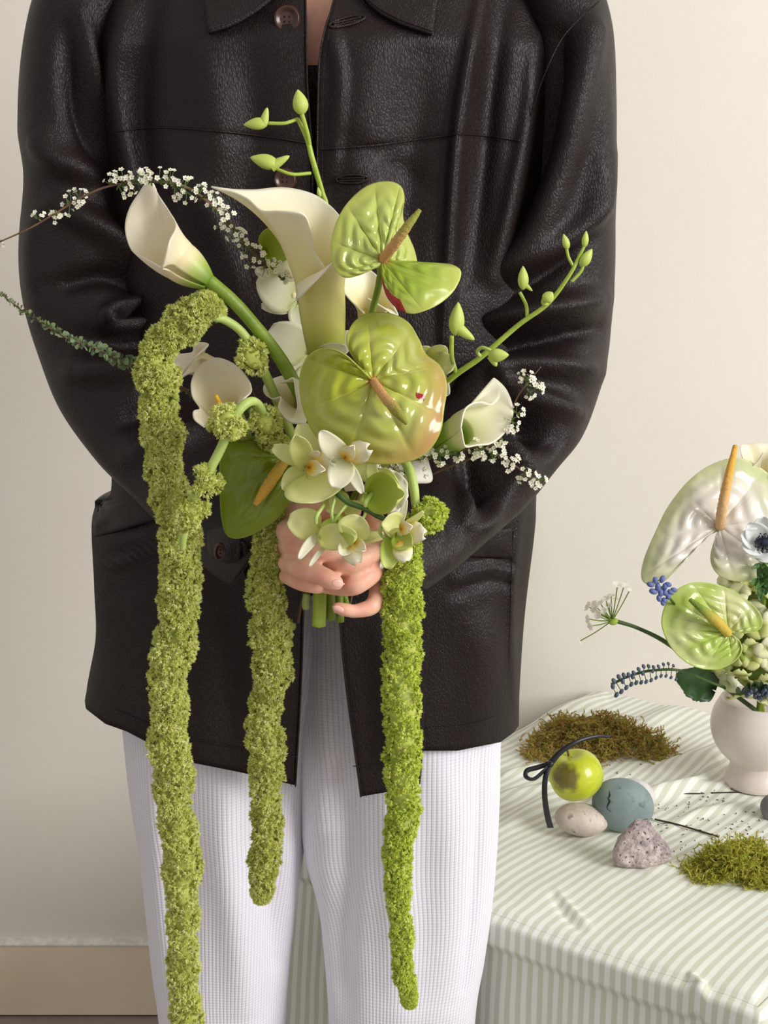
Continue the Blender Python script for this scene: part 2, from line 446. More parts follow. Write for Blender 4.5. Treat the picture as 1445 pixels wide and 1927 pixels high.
seamline('hem_seam', [(215, 1335), (290, 1365), (340, 1385), (450, 1408), (558, 1424)], .8)
seamline('hem_seam', [(800, 1371), (870, 1366), (930, 1350), (974, 1318)], .9)
seamline('hem_seam', [(664, 1442), (700, 1440), (760, 1430)], .9, fn=SF)
seamline('edge_piping', [(p, y) for y, p in Lopen[1:]], 1.8, .002, n=80)
seamline('edge_piping', [(p, y) for y, p in Ropen[2:]], 1.8, .002, fn=SF, n=80)
seamline('edge_stitching', [(p - 9, y) for y, p in Lopen[1:]], .6, .001, n=60)
seamline('edge_stitching', [(p + 10, y) for y, p in Ropen[4:]], .6, .001, fn=SF, n=60)
seamline('side_seam', [(966, 1000), (962, 1100), (958, 1250), (962, 1330)], .7)
# facing strip seen inside the opening
fa = [(y, p - 3) for y, p in Lopen[2:]]
fr = np.array(Ropen, float)
FA = np.array([[P(x, y, 1.224) for x in np.linspace(p - 14, float(np.interp(y, fr[:, 0], fr[:, 1])) + 16, 5)] for y, p in cr([(q[0], q[1]) for q in fa], 60) if 115 < y < 1125])
mk('facing', MB().add(*grid(FA)), LEATHER_EDGE, jacket, thick=.0015)

# sleeves
SLV = [
 ([(110, -70, 330, -95, 1.33, .06), (78, 0, 300, -20, 1.33, .085), (54, 120, 262, 100, 1.33, .092), (48, 240, 250, 240, 1.33, .092), (57, 330, 265, 360, 1.33, .090), (52, 430, 295, 450, 1.33, .092), (54, 540, 325, 540, 1.325, .094),
   (80, 650, 352, 635, 1.31, .095), (126, 765, 388, 715, 1.28, .092), (190, 855, 425, 790, 1.245, .085), (262, 932, 458, 852, 1.20, .074), (335, 1008, 486, 905, 1.155, .062), (392, 1058, 506, 940, 1.115, .052), (440, 1092, 522, 975, 1.085, .046)],
  [([(150, 20), (175, 150), (215, 260), (290, 440)], 16, .009), ([(130, 60), (140, 200), (190, 330)], 22, -.008), ([(110, 380), (200, 440), (290, 520), (300, 545)], 22, .012), ([(80, 400), (60, 470), (70, 560)], 30, .006),
   ([(100, 540), (200, 520), (280, 555)], 20, -.010), ([(300, 548), (240, 575), (200, 590), (215, 612), (290, 600)], 11, .012), ([(222, 594), (270, 588)], 8, -.014), ([(130, 640), (220, 640), (330, 655)], 22, -.010),
   ([(140, 700), (240, 700), (340, 690)], 22, .010), ([(210, 800), (290, 760), (370, 740)], 20, -.009), ([(240, 860), (320, 820), (400, 800)], 22, .009), ([(60, 250), (110, 300), (200, 330)], 26, .008), ([(320, 940), (370, 900), (430, 880)], 16, -.007)]),
 ([(900, -95, 1095, -70, 1.33, .06), (925, -20, 1130, 0, 1.33, .085), (972, 90, 1146, 85, 1.33, .090), (972, 200, 1149, 200, 1.33, .092), (950, 320, 1148, 330, 1.33, .092), (905, 430, 1151, 460, 1.33, .095), (860, 530, 1147, 570, 1.325, .096),
   (822, 620, 1133, 690, 1.31, .096), (802, 700, 1096, 800, 1.28, .092), (790, 780, 1046, 868, 1.24, .086), (775, 850, 985, 942, 1.195, .076), (757, 900, 912, 1008, 1.15, .064), (735, 935, 856, 1058, 1.11, .054), (716, 968, 802, 1100, 1.08, .047)],
  [([(1110, 60), (1085, 180), (1060, 300), (1010, 440), (930, 520)], 26, .013), ([(1060, 80), (1030, 200), (1000, 320), (930, 450)], 24, -.012), ([(1140, 300), (1110, 420), (1000, 500), (890, 560)], 24, .010), ([(1130, 420), (1040, 500), (900, 580)], 18, -.010),
   ([(1135, 560), (1020, 585), (880, 620)], 18, .012), ([(1125, 620), (1010, 640), (860, 660)], 16, -.014), ([(1125, 700), (1040, 690), (930, 700), (880, 730)], 18, .012), ([(1085, 780), (1030, 760), (960, 735), (930, 700)], 15, .010),
   ([(1030, 830), (990, 800), (950, 780)], 24, -.018), ([(990, 900), (960, 860), (900, 800)], 18, .014), ([(930, 940), (890, 900), (850, 850)], 30, -.022), ([(985, 880), (930, 970), (895, 1000)], 14, .004), ([(875, 985), (878, 920), (850, 850), (800, 830)], 13, .012),
   ([(830, 1020), (815, 980), (790, 950)], 8, .006), ([(1148, 150), (1144, 260), (1149, 400)], 30, .004)])]
for st, fl in SLV:
    A = loft(st, 130, 110)
    px, py = proj(A); nn = normals(A)
    c = A.mean(1, keepdims=True); sg = np.sign(((A - c) * nn).sum(-1, keepdims=True)); nn = nn * sg
    w = np.clip(-nn[..., 1] * 1.3, 0, 1)
    D = fold_field(px, py, fl) * w + snoise(A, 5.0, 11, 2) * .003 * w
    A = A + nn * D[..., None] * 1.15
    # rounded shoulder cap at the top, soft inner fold at the cuff
    cap = A[:1].mean(1, keepdims=True) + (A[:1] - A[:1].mean(1, keepdims=True)) * .35 + np.array([0, 0, .02])
    A = np.concatenate([cap, A])
    sl = mk('sleeve', MB().add(*grid(A, cu=True)), LEATHER, jacket, thick=.002)
seamline('armhole_seam', [(1128, 2), (1085, 40), (1050, 85), (1015, 165), (985, 262)], 1.4, .0, mat=LEATHER, fn=lambda a, b, o: P(a, b, 1.2335 - .001 * max(0, 100 - abs(b - 120)) * .12), n=30)
# viewer-left cuff edge: button tab and strap
CY = 1.045
def sheet(pts_rows, Y=None, n=18, m=14):
    R = [cr([P(*q) if Y is None else P(q[0], q[1], Y) for q in row], m) for row in pts_rows]
    R = np.array(R); out = np.array([cr(R[:, k], n) for k in range(m)]).transpose(1, 0, 2); return out
tab = sheet([[(392, 1000, 1.075), (420, 990, 1.062), (455, 985, 1.05)], [(396, 1040, 1.07), (424, 1035, 1.052), (455, 1032, 1.045)], [(418, 1070, 1.065), (436, 1068, 1.052), (450, 1066, 1.046)], [(438, 1090, 1.06), (443, 1091, 1.055), (448, 1088, 1.05)]])
mk('cuff_tab', MB().add(*grid(tab)), LEATHER_EDGE, jacket, thick=.003)
strap = sheet([[(450, 1020, 1.05), (458, 1018, 1.045), (466, 1022, 1.045)], [(455, 1055, 1.05), (463, 1055, 1.045), (472, 1058, 1.045)], [(466, 1088, 1.05), (474, 1088, 1.045), (482, 1088, 1.045)]])
mk('cuff_strap', MB().add(*grid(strap)), LEATHER_EDGE, jacket, thick=.003)
def button(px, py, r, Y, tilt=0.0, squash=1.0, tx=0.0):
    c = P(px, py, Y); s = pxm(Y)
    R = Matrix.Rotation(tx, 3, 'Z'); prof = [(0, .30), (.45, .30), (.62, .42), (.80, .62), (.93, .62), (1.0, .35), (1.0, .0), (0, 0)]
    prof = cr(prof, 26); a = np.linspace(0, 2 * np.pi, 40, endpoint=False)
    A = np.stack([prof[:, 0, None] * np.cos(a) * squash, np.repeat(-prof[:, 1, None] * .55, 40, 1), prof[:, 0, None] * np.sin(a)], -1) * r * s
    A = A @ np.array(R).T + c
    mb = MB().add(*grid(A, cu=True))
    o = mk('button', mb, HORN, jacket)
    return o
HOLE = simple('button_thread', srgb(14, 9, 8), None, rough=.9)
for bx, by, br, bo, sq in ((540, 36, 23, None, 1), (536, 338, 20, None, 1), (413, 1038, 17, 1.040, .62)):
    Y = bo if bo else float(SJ(bx, by)[1]) - .002
    b_ = button(bx, by, br, Y, squash=sq, tx=0.35 if bo else 0)
    h = MB()
    for dx in (-.2, .2):
        for dz in (-.2, .2):
            c = P(bx + dx * br * sq, by + dz * br, Y - .17 * br * pxm(Y)); r = .09 * br * pxm(Y)
            h.add(*ellipsoid(c, np.array([r, 0, 0]), np.array([0, r * .4, 0]), np.array([0, 0, r]), 8, 8))
    mk('button_holes', h, HOLE, jacket)
for bx, by, L, tl in ((653, 40, 34, -.22), (662, 337, 30, -.03)):
    a = np.linspace(0, 2 * np.pi, 40)
    pts = np.array([SF(bx + math.cos(t) * L * math.cos(tl) - math.sin(t) * 8 * math.sin(-tl), by + math.cos(t) * L * math.sin(tl) + math.sin(t) * 8, .001) for t in a])
    mk('buttonhole', MB().add(*tube(pts, 2.6 * pxm(1.2), seg=8, raw=True)), LEATHER_EDGE, jacket)
    q = np.array([SF(bx + t * L * .8 * math.cos(tl), by + t * L * .8 * math.sin(tl), .0012) for t in np.linspace(-1, 1, 14)])
    mk('buttonhole_lip', MB().add(*tube(q + np.array([0, 0, 1.6 * pxm(1.2)]), 2.2 * pxm(1.2), seg=8, raw=True)).add(*tube(q - np.array([0, 0, 2.4 * pxm(1.2)]), 2.2 * pxm(1.2), seg=8, raw=True)), LEATHER, jacket)
# collar
def cpt(px, py, off):
    b = SJ(px, max(py, -60), off); return b if py >= -60 else P(px, py, b[1] + (-60 - py) * .0004)
for rows, nm in (([[(386, -75), (440, -100), (520, -125), (585, -140)], [(385, 0), (440, -25), (515, -55), (580, -100)], [(393, 63), (443, 46), (502, 8), (566, -62)]], 'L'),
             ([[(640, -140), (700, -125), (770, -100), (830, -75)], [(648, -90), (700, -60), (760, -30), (822, 0)], [(652, -62), (692, 6), (745, 42), (813, 66)]], 'R')):
    R = []
    for k, row in enumerate(rows):
        q = cr(row, 26); R.append([cpt(a, b, .010 + .004 * (k == 1) + .004 * (k == 0)) for a, b in q])
    R = np.array(R); A = np.array([cr(R[:, j], 20) for j in range(26)]).transpose(1, 0, 2)
    co = mk('collar', MB().add(*grid(A)), LEATHER, jacket, thick=.004)
    q = A[-2]; mk('collar_stitching', MB().add(*tube(q + [0, -.0028, .0], .0007, seg=6, raw=True)), LEATHER_EDGE, jacket)
# collar stand round the neck (above the frame)
a = np.linspace(.15 * np.pi, 2.85 * np.pi - np.pi * .0, 2)
ang = np.linspace(-1.25 * np.pi, .25 * np.pi, 50)
A = np.array([[np.array([-.035 + .075 * rr * math.cos(t), 1.345 - .075 * rr * math.sin(t) * -1, z]) for t in np.linspace(-.40 * np.pi, 1.40 * np.pi, 60)] for rr, z in ((1.15, 1.475), (.95, 1.50), (.93, 1.535), (1.05, 1.54), (1.3, 1.49))])
mk('collar_stand', MB().add(*grid(A)), LEATHER, jacket, thick=.003)
# pockets
pk = [[SJ(a, b, .004) for a, b in cr(r, 22)] for r in ([(178, 962), (225, 946), (290, 925), (350, 905)], [(177, 985), (225, 970), (290, 948), (350, 930)], [(178, 1010), (225, 998), (290, 980), (350, 958)])]
pk = np.array(pk); A = np.array([cr(pk[:, j], 10) for j in range(22)]).transpose(1, 0, 2)
mk('pocket_welt', MB().add(*grid(A)), LEATHER, jacket, thick=.003)
pk = [[SJ(a, b, .003) for a, b in cr(r, 22)] for r in ([(885, 1010), (920, 1000), (962, 992)], [(880, 1030), (920, 1026), (963, 1024)], [(870, 1046), (920, 1050), (964, 1050)])]
pk = np.array(pk); A = np.array([cr(pk[:, j], 10) for j in range(22)]).transpose(1, 0, 2)
mk('pocket_welt', MB().add(*grid(A)), LEATHER, jacket, thick=.002)

# trousers
TF = [([(430, 1440), (425, 1600), (445, 1750), (465, 1927)], 34, .010), ([(500, 1450), (505, 1600), (520, 1800)], 22, -.008), ([(350, 1420), (340, 1600), (345, 1850)], 30, -.006),
      ([(640, 1450), (650, 1600), (640, 1800), (650, 1927)], 26, -.008), ([(730, 1450), (745, 1600), (750, 1900)], 34, .008), ([(820, 1400), (845, 1600), (840, 1900)], 40, .006), ([(905, 1410), (895, 1600), (870, 1860)], 9, -.003), ([(600, 1250), (610, 1400), (600, 1560)], 16, .006), ([(285, 1400), (295, 1600), (310, 1850)], 20, .005)]
tm = MB()
def zpt(px, py, Y): return (px, py, Y)
for st in ([(205, 1080, 650, 1080, 1.32, .080), (220, 1240, 625, 1240, 1.315, .080), (233, 1380, 590, 1380, 1.305, .075), (246, 1500, 578, 1500, 1.30, .070), (262, 1600, 572, 1600, 1.30, .066), (276, 1720, 556, 1720, 1.30, .064), (288, 1830, 545, 1830, 1.30, .064), (302, 1940, 540, 1940, 1.30, .066), (330, 2300, 530, 2300, 1.30, .07), (350, 2900, 520, 2900, 1.30, .075)],
           [(540, 1080, 970, 1080, 1.32, .080), (550, 1240, 960, 1240, 1.315, .080), (562, 1380, 943, 1380, 1.295, .074), (566, 1500, 940, 1500, 1.288, .066), (572, 1600, 935, 1600, 1.285, .058), (598, 1700, 926, 1700, 1.28, .054), (610, 1800, 912, 1800, 1.268, .050), (620, 1940, 892, 1940, 1.25, .047), (640, 2300, 880, 2300, 1.235, .05), (660, 2900, 860, 2900, 1.22, .055)]):
    A = loft(st, 150, 120, 2.1)
    # trim legs above the floor
    A[..., 2] = np.maximum(A[..., 2], .012)
    px, py = proj(A); nn = normals(A); c = A.mean(1, keepdims=True); nn *= np.sign(((A - c) * nn).sum(-1, keepdims=True))
    w = np.clip(-nn[..., 1] * 1.4, 0, 1)
    A = A + nn * ((fold_field(px, py, TF) * .8 + snoise(A * [1, 1, .25], 5.0, 3, 2) * .0022) * w)[..., None]
    seg = np.linalg.norm(np.diff(np.concatenate([A, A[:, :1]], 1), axis=1), axis=-1).mean(0); u = np.concatenate([[0], np.cumsum(seg)[:-1]])
    v = A[:, :, 2].mean(1)
    uv = np.stack(np.broadcast_arrays(u[None, :], v[:, None]), -1)
    # keep the metric pattern even although the leg narrows
    tm.add(*grid(A, cu=True, uv=uv))
tr = mk('trousers', tm, WAFFLE, person)
tr['label'] = 'loose white waffle-knit trousers'
# ------------------------------------------------------------------ body : one continuous skin surface
def cap_chain(mb, pts, rad, seg=14, n=None):
    """tapered capsule chain, points (px,py,Y), radii in px"""
    W = PP(pts); n = n or 10 * len(pts)
    r = np.array(rad, float) * pxm(W[:, 1].mean())
    c = cr(W, n); rr = np.maximum(cr(r, n)[:, 0], 1e-4)
    # hemispherical ends
    t0 = nrm(c[0] - c[1]); t1 = nrm(c[-1] - c[-2]); k = np.linspace(0, 1, 6)[1:]
    e0 = [c[0] + t0 * rr[0] * math.sin(x * np.pi / 2) for x in k][::-1]; r0 = [rr[0] * max(math.cos(x * np.pi / 2), .02) for x in k][::-1]
    e1 = [c[-1] + t1 * rr[-1] * math.sin(x * np.pi / 2) for x in k]; r1 = [rr[-1] * max(math.cos(x * np.pi / 2), .02) for x in k]
    cc = np.vstack([e0, c, e1]); R = np.concatenate([r0, rr, r1])
    t, Nn, B = frames(cc); a = np.linspace(0, 2 * np.pi, seg, endpoint=False)
    A = cc[:, None] + R[:, None, None] * (np.cos(a)[None, :, None] * Nn[:, None] + np.sin(a)[None, :, None] * B[:, None])
    V, F, U = grid(A, cu=True); k0 = len(V)
    mb.add(V, F, U); mb.F.append(np.array([list(range(seg))]) [:, ::-1] + mb.n - k0); mb.F.append(np.array([list(range(k0 - seg, k0))]) + mb.n - k0)
hb = MB()
# torso, neck, head (above the frame)
A = loft([(560, -250, 660, -250, 1.35, .045), (555, -160, 665, -160, 1.345, .05), (480, -100, 760, -100, 1.335, .065), (330, -30, 900, -30, 1.33, .08), (300, 80, 930, 80, 1.325, .095), (330, 300, 900, 300, 1.325, .095), (370, 650, 850, 650, 1.33, .085), (350, 860, 860, 860, 1.33, .075), (345, 940, 870, 940, 1.33, .06)], 60, 40, 2.1)
V, F, U = grid(A, cu=True); hb.add(V, F, U); k0 = len(V)
hb.F.append(np.array([list(range(40))])[:, ::-1] + hb.n - k0); hb.F.append(np.array([list(range(k0 - 40, k0))]) + hb.n - k0)
hb.add(*ellipsoid(np.array([-.045, 1.335, 1.655]), np.array([.075, 0, 0]), np.array([0, .095, 0]), np.array([0, 0, .118]), 24, 28))
hb.add(*ellipsoid(np.array([-.045, 1.238, 1.65]), np.array([.012, 0, 0]), np.array([0, .02, 0]), np.array([0, 0, .024]), 10, 10))
for s in (-1, 1): hb.add(*ellipsoid(np.array([-.045 + s * .077, 1.345, 1.655]), np.array([.01, 0, 0]), np.array([0, .018, 0]), np.array([0, 0, .03]), 10, 10))
# arms inside the sleeves
cap_chain(hb, [(230, 0, 1.33), (170, 300, 1.33), (190, 560, 1.32), (260, 740, 1.28), (360, 893, 1.20), (410, 957, 1.16), (450, 1000, 1.118), (487, 1028, 1.078), (540, 1040, 1.025)], [62, 64, 60, 52, 40, 36, 32, 31, 34])
cap_chain(hb, [(1000, 0, 1.33), (1060, 300, 1.33), (1020, 560, 1.32), (960, 760, 1.28), (880, 896, 1.20), (834, 954, 1.16), (795, 994, 1.118), (762, 1022, 1.075), (724, 1030, 1.025)], [62, 64, 60, 52, 40, 36, 32, 31, 34])
# viewer-left hand
cap_chain(hb, [(535, 1035, 1.03), (585, 1010, 1.02), (630, 1000, 1.015)], [40, 42, 34])
cap_chain(hb, [(556, 968, 1.02), (600, 958, 1.008), (650, 966, 1.0)], [30, 26, 20])
cap_chain(hb, [(575, 955, 1.01), (620, 948, .998), (652, 953, .988), (668, 962, .984)], [20, 17, 15, 13])
cap_chain(hb, [(543, 1000, 1.006), (590, 1008, .985), (622, 1018, .978), (668, 1020, .985), (700, 1015, 1.0)], [26, 28, 26, 24, 20])
cap_chain(hb, [(541, 1026, 1.006), (572, 1032, .984), (612, 1037, .975), (660, 1034, .980)], [20, 22, 21.5, 18])
cap_chain(hb, [(538, 1060, 1.0), (568, 1071, .975), (600, 1081, .965), (622, 1092, .962), (632, 1097, .962)], [17, 21, 19, 18.5, 15])
cap_chain(hb, [(538, 1084, 1.005), (566, 1097, .985), (592, 1105, .980), (606, 1107, .985)], [15, 15.5, 13, 10])
# viewer-right hand
cap_chain(hb, [(728, 1035, 1.03), (702, 1020, 1.02), (692, 1060, 1.02)], [32, 38, 32])
cap_chain(hb, [(700, 970, 1.01), (714, 1000, 1.0), (716, 1035, 1.0)], [18, 24, 24])
cap_chain(hb, [(716, 1030, 1.0), (694, 1044, .978), (662, 1060, .970), (638, 1066, .976), (615, 1060, .985)], [21, 20, 20, 17.5, 15])
cap_chain(hb, [(714, 1062, 1.0), (698, 1080, .980), (674, 1098, .972), (659, 1103, .974), (636, 1108, .984), (612, 1106, .99)], [20, 20.5, 20, 19.5, 14, 12])
cap_chain(hb, [(708, 1070, 1.008), (711, 1105, .992), (705, 1134, .98), (694, 1144, .976), (668, 1150, .972), (648, 1147, .970), (636, 1144, .971)], [19, 17, 16.5, 16.5, 13.5, 13.5, 12])
body = mk('body', hb, SKIN, person)
bpy.context.view_layer.objects.active = body
rm = body.modifiers.new('remesh', 'REMESH'); rm.mode = 'VOXEL'; rm.voxel_size = .0019; rm.use_smooth_shade = True
sm = body.modifiers.new('smooth', 'SMOOTH'); sm.factor = .5; sm.iterations = 2
def nail(px, py, Y, w, l, ang, ty=.35):
    c = P(px, py, Y); s = pxm(Y); d = np.array([math.cos(ang), ty, math.sin(ang)]); d = nrm(d)
    n = nrm(np.array([0, -1., 0]) - d * (-d[1])); sd = np.cross(d, n)
    mb = MB().add(*ellipsoid(c, d * l * s, sd * w * s, n * 3.2 * s, 12, 16)); return mk('fingernail', mb, NAIL, body)
nail(635, 1098, .9495, 8.5, 12.5, -.42); nail(637, 1146, .9605, 6.5, 11, 2.75, .1); nail(668, 962, .972, 7, 10, -.5)

# ================================================================== flowers : shared builders
def rgbs(*a): return srgb(*a)
CREAM = petalmat('calla_cream', [(0, srgb(164, 176, 48)), (.20, srgb(216, 214, 112)), (.46, srgb(244, 232, 156)), (.75, srgb(250, 241, 200)), (1, srgb(254, 250, 232))], .42, .22)
CREAM2 = petalmat('calla_cream_warm', [(0, srgb(120, 156, 40)), (.20, srgb(190, 204, 110)), (.36, srgb(248, 236, 190)), (.7, srgb(252, 241, 212)), (1, srgb(254, 246, 228))], .42, .22)
CALLAG = petalmat('calla_green_throat', [(0, srgb(96, 140, 30)), (.34, srgb(150, 180, 52)), (.50, srgb(232, 234, 176)), (1, srgb(250, 246, 226))], .42, .22)
STEM = simple('stem_green', srgb(104, 130, 34), srgb(134, 156, 50), 40, .45, .0004, 300)
STEM_PALE = simple('stem_pale', srgb(166, 190, 96), srgb(186, 204, 116), 60, .5, .0004, 300)
STEM_LIGHT = simple('stem_light', srgb(150, 176, 56), srgb(172, 192, 78), 50, .45, .0004, 300)
STEM_DARK = simple('stem_dark', srgb(52, 80, 30), srgb(70, 100, 40), 50, .5)
TWIG = simple('twig_bark', srgb(92, 66, 50), srgb(120, 88, 66), 80, .8, .0006, 300)
SPADY = simple('spadix_yellow', srgb(236, 178, 42), srgb(246, 200, 70), 200, .6, .001, 900)

def view_basis(base, tip):
    ax = nrm(tip - base); vd = nrm((base + tip) / 2 - np.array([0, 0, CAM_H]))
    e1 = nrm(np.cross(ax, -vd)) ; e2 = np.cross(ax, e1)
    if e2 @ vd < 0: e2 = -e2
    return ax, e1, e2
def funnel(name, base, throat, rb, rt, rim, mat, parent, nu=90, nv=46, vt=.45, curl=0.0, kt=.6, thick=.0011, ruffle=.0):
    """spathe: base/throat (px,py,Y), radii in px, rim list of (angle, px, py, Y) ; angle 0 = right of the axis, 90 = away from camera"""
    B, T = P(*base), P(*throat); ax, e1, e2 = view_basis(B, T)
    # e1 must point to the right of the axis as seen by the camera
    rb, rt = rb * pxm(base[2]), rt * pxm(throat[2])
    L = np.linalg.norm(T - B)
    R = cr([P(r[1], r[2], r[3]) for r in rim], nu); an = np.radians(np.interp(np.linspace(0, len(rim) - 1, nu), np.arange(len(rim)), [r[0] for r in rim]))
    s = np.linspace(0, 1, nu)
    A = np.zeros((nv, nu, 3))
    spiral = 1 + .05 * (s - .5) * -1
    d = np.cos(an)[:, None] * e1 + np.sin(an)[:, None] * e2
    n1 = int(nv * vt)
    for i in range(nv):
        if i < n1:
            f = i / n1; r = rb + (rt - rb) * (f ** .8 if rb < rt else f)
            r = rb + (rt - rb) * math.sin(f * math.pi / 2) ** .9
            A[i] = B + ax * L * f + d * (r * spiral)[:, None]
        else:
            f = (i - n1) / (nv - 1 - n1)
            p0 = T + d * (rt * spiral)[:, None]
            D = np.linalg.norm(R - p0, axis=1)[:, None]
            p1 = p0 + ax * D * kt + d * D * .10
            A[i] = (1 - f) ** 2 * p0 + 2 * f * (1 - f) * p1 + f * f * R
            if ruffle: A[i] += (np.sin(s * 31) * ruffle * f ** 2)[:, None] * e2
    if curl:
        f = np.clip((np.arange(nv) / (nv - 1) - .86) / .14, 0, 1)[:, None, None]
        A = A + f ** 2 * curl * d[None]
    return mk(name, MB().add(*grid(A)), mat, parent, thick=thick)
def calla(label, base, throat, rb, rt, rim, stem, stem_r, mat, spadix=None, stem_mat=None, **kw):
    t = thing('calla_lily', label, 'flower', P(*stem[-1]), 'stems of the hand-held bouquet')
    funnel('spathe', base, throat, rb, rt, rim, mat, t, **kw)
    mk('stem', MB().add(*tube(PP(stem), np.array(stem_r) * pxm(base[2]), 46, 12)), stem_mat or STEM, t)
    if spadix:
        mk('spadix', MB().add(*tube(PP(spadix[0]), np.array(spadix[1]) * pxm(base[2]), 20, 10)), SPADY, t)
    return t
def petal(base, tip, w, bend=0.0, cup=.2, side=0.0, n=14, m=9, roll=0.0, shape=.75, ruf=0.0, droop=0.0):
    """petal between two (px,py,Y) points, w width in px (full)"""
    B, T = P(*base), P(*tip); ax, e1, e2 = view_basis(B, T); L = np.linalg.norm(T - B); W = w * 1.22 * pxm((base[2] + tip[2]) / 2) / 2
    v = np.linspace(0, 1, n)[:, None]; u = np.linspace(-1, 1, m)[None, :]
    wid = W * np.clip(np.sin(np.pi * np.clip(v * .97, 0, 1) ** max(shape, .7) ** .9), 0, 1) ** .52 + W * .05
    cs, sn = math.cos(roll), math.sin(roll); s1 = e1 * cs + e2 * sn; s2 = -e1 * sn + e2 * cs
    q = B + (v * L)[..., None] * ax + (u * wid)[..., None] * s1
    q = q + ((cup * W * (u ** 2) * -1 + bend * L * v * (1 - v) * 2.0 - droop * L * v ** 2 + ruf * W * np.sin(v * 17 + u * 3) * np.abs(u)))[..., None] * s2 * np.ones_like(u * v)[..., None]
    q = q + (side * L * (v * (1 - v)) * np.ones_like(u))[..., None] * s1
    return q
def stem_end(k, Y=1.035):
    return [(612 + 7 * math.sin(k * 2.1), 960, Y + .006 * math.cos(k * 1.7)), (615 + 9 * math.sin(k * 2.1), 1050, Y + .006 * math.cos(k * 1.7))]
BOUQ = 'stems of the hand-held bouquet'

# ------------------------------------------------------------------ calla lilies of the bouquet
calla('largest cream calla lily standing upright in the middle, thin green tip to the left', (613, 668, 1.03), (603, 545, 1.03), 31, 42,
      [(-165, 562, 566, 1.005), (-120, 590, 534, .984), (-70, 620, 500, .984), (-20, 641, 470, 1.005), (20, 643, 430, 1.03), (50, 628, 396, 1.055), (80, 590, 366, 1.07), (110, 535, 353, 1.07), (135, 482, 357, 1.055), (146, 440, 356, 1.045), (152, 400, 351, 1.04), (158, 440, 360, 1.035), (168, 470, 374, 1.025), (182, 496, 396, 1.0), (205, 530, 397, .985), (232, 572, 402, .982), (252, 585, 430, .990), (272, 590, 470, 1.0), (285, 612, 506, 1.0)],
      [(612, 655, 1.03), (614, 760, 1.03), (612, 900, 1.035), (604, 1050, 1.03), (600, 1178, 1.005)], [22, 16, 13, 13, 13], CREAM, stem_mat=STEM_LIGHT, kt=.55, curl=.0015)
calla('cream calla lily at upper left with a broad wavy pointed petal', (392, 532, .985), (338, 492, .985), 14, 36,
      [(250, 306, 502, .965), (300, 316, 474, .950), (345, 326, 448, .955), (20, 328, 420, .985), (45, 318, 398, 1.0), (70, 300, 366, 1.01), (88, 284, 339, 1.01), (105, 262, 366, 1.01), (125, 243, 392, 1.0), (145, 236, 432, .995), (165, 250, 472, .985), (185, 278, 486, .975), (205, 292, 500, .970), (235, 312, 506, .962)][:0] or
      [(-110, 304, 506, .962), (-60, 312, 480, .952), (-15, 320, 452, .952), (15, 331, 424, .975), (40, 318, 398, .995), (65, 300, 370, 1.005), (90, 283, 338, 1.005), (112, 262, 362, 1.008), (132, 243, 392, 1.004), (150, 235, 430, 1.0), (165, 246, 468, .994), (180, 270, 484, .986), (200, 288, 494, .978), (230, 306, 506, .968)],
      [(386, 526, .985), (402, 536, .985), (460, 590, .99), (545, 705, 1.01), (600, 850, 1.035), (618, 1050, 1.035), (622, 1166, 1.015)], [14, 13, 12, 13, 11, 10, 10], CREAM2, kt=.35)
calla('cream calla lily facing out at mid left above the loop of amaranth, yellow spadix inside', (470, 850, 1.03), (425, 775, 1.01), 10, 26,
      [(-100, 384, 802, .985), (-60, 432, 782, .972), (-20, 458, 752, .972), (5, 473, 734, .982), (35, 462, 706, 1.0), (70, 436, 682, 1.02), (100, 405, 673, 1.025), (130, 378, 686, 1.02), (155, 361, 715, 1.01), (180, 362, 745, 1.0), (200, 376, 768, .99), (218, 364, 774, .985), (236, 366, 790, .982), (258, 384, 805, .985)],
      [(468, 848, 1.03), (500, 880, 1.035), (560, 950, 1.04), (600, 1050, 1.04), (628, 1150, 1.035)], [10, 9, 8, 7, 7], CREAM2, ([(425, 790, 1.0), (414, 762, .99), (406, 745, .985)], [5, 5, 4]), kt=.25, vt=.35)
calla('small cream calla lily in profile behind the amaranth strand at left', (425, 705, 1.06), (385, 688, 1.06), 12, 20,
      [(-60, 340, 708, 1.045), (0, 352, 690, 1.04), (30, 372, 668, 1.04), (60, 392, 648, 1.05), (90, 366, 646, 1.06), (110, 362, 662, 1.07), (140, 330, 668, 1.075), (170, 310, 682, 1.07), (200, 318, 702, 1.06), (240, 338, 714, 1.05)],
      [(420, 703, 1.06), (450, 740, 1.06), (540, 880, 1.05), (605, 1060, 1.045)], [10, 8, 7, 6], CREAM2, kt=.3)
calla('small rolled cream calla lily tucked beside the left edge of the big anthurium', (600, 810, 1.045), (572, 760, 1.03), 12, 24,
      [(-120, 548, 790, .995), (-80, 560, 768, .990), (-40, 556, 735, .992), (-10, 552, 712, .995), (10, 540, 716, 1.0), (40, 528, 720, 1.01), (70, 560, 712, 1.04), (100, 530, 708, 1.045), (140, 500, 720, 1.03), (170, 497, 738, 1.02), (200, 512, 750, 1.005), (225, 528, 748, .998), (250, 524, 770, .99), (280, 545, 794, .99), (300, 575, 798, .995)],
      [(598, 806, 1.045), (608, 900, 1.045), (615, 1060, 1.045)], [11, 8, 7], CREAM, kt=.25)
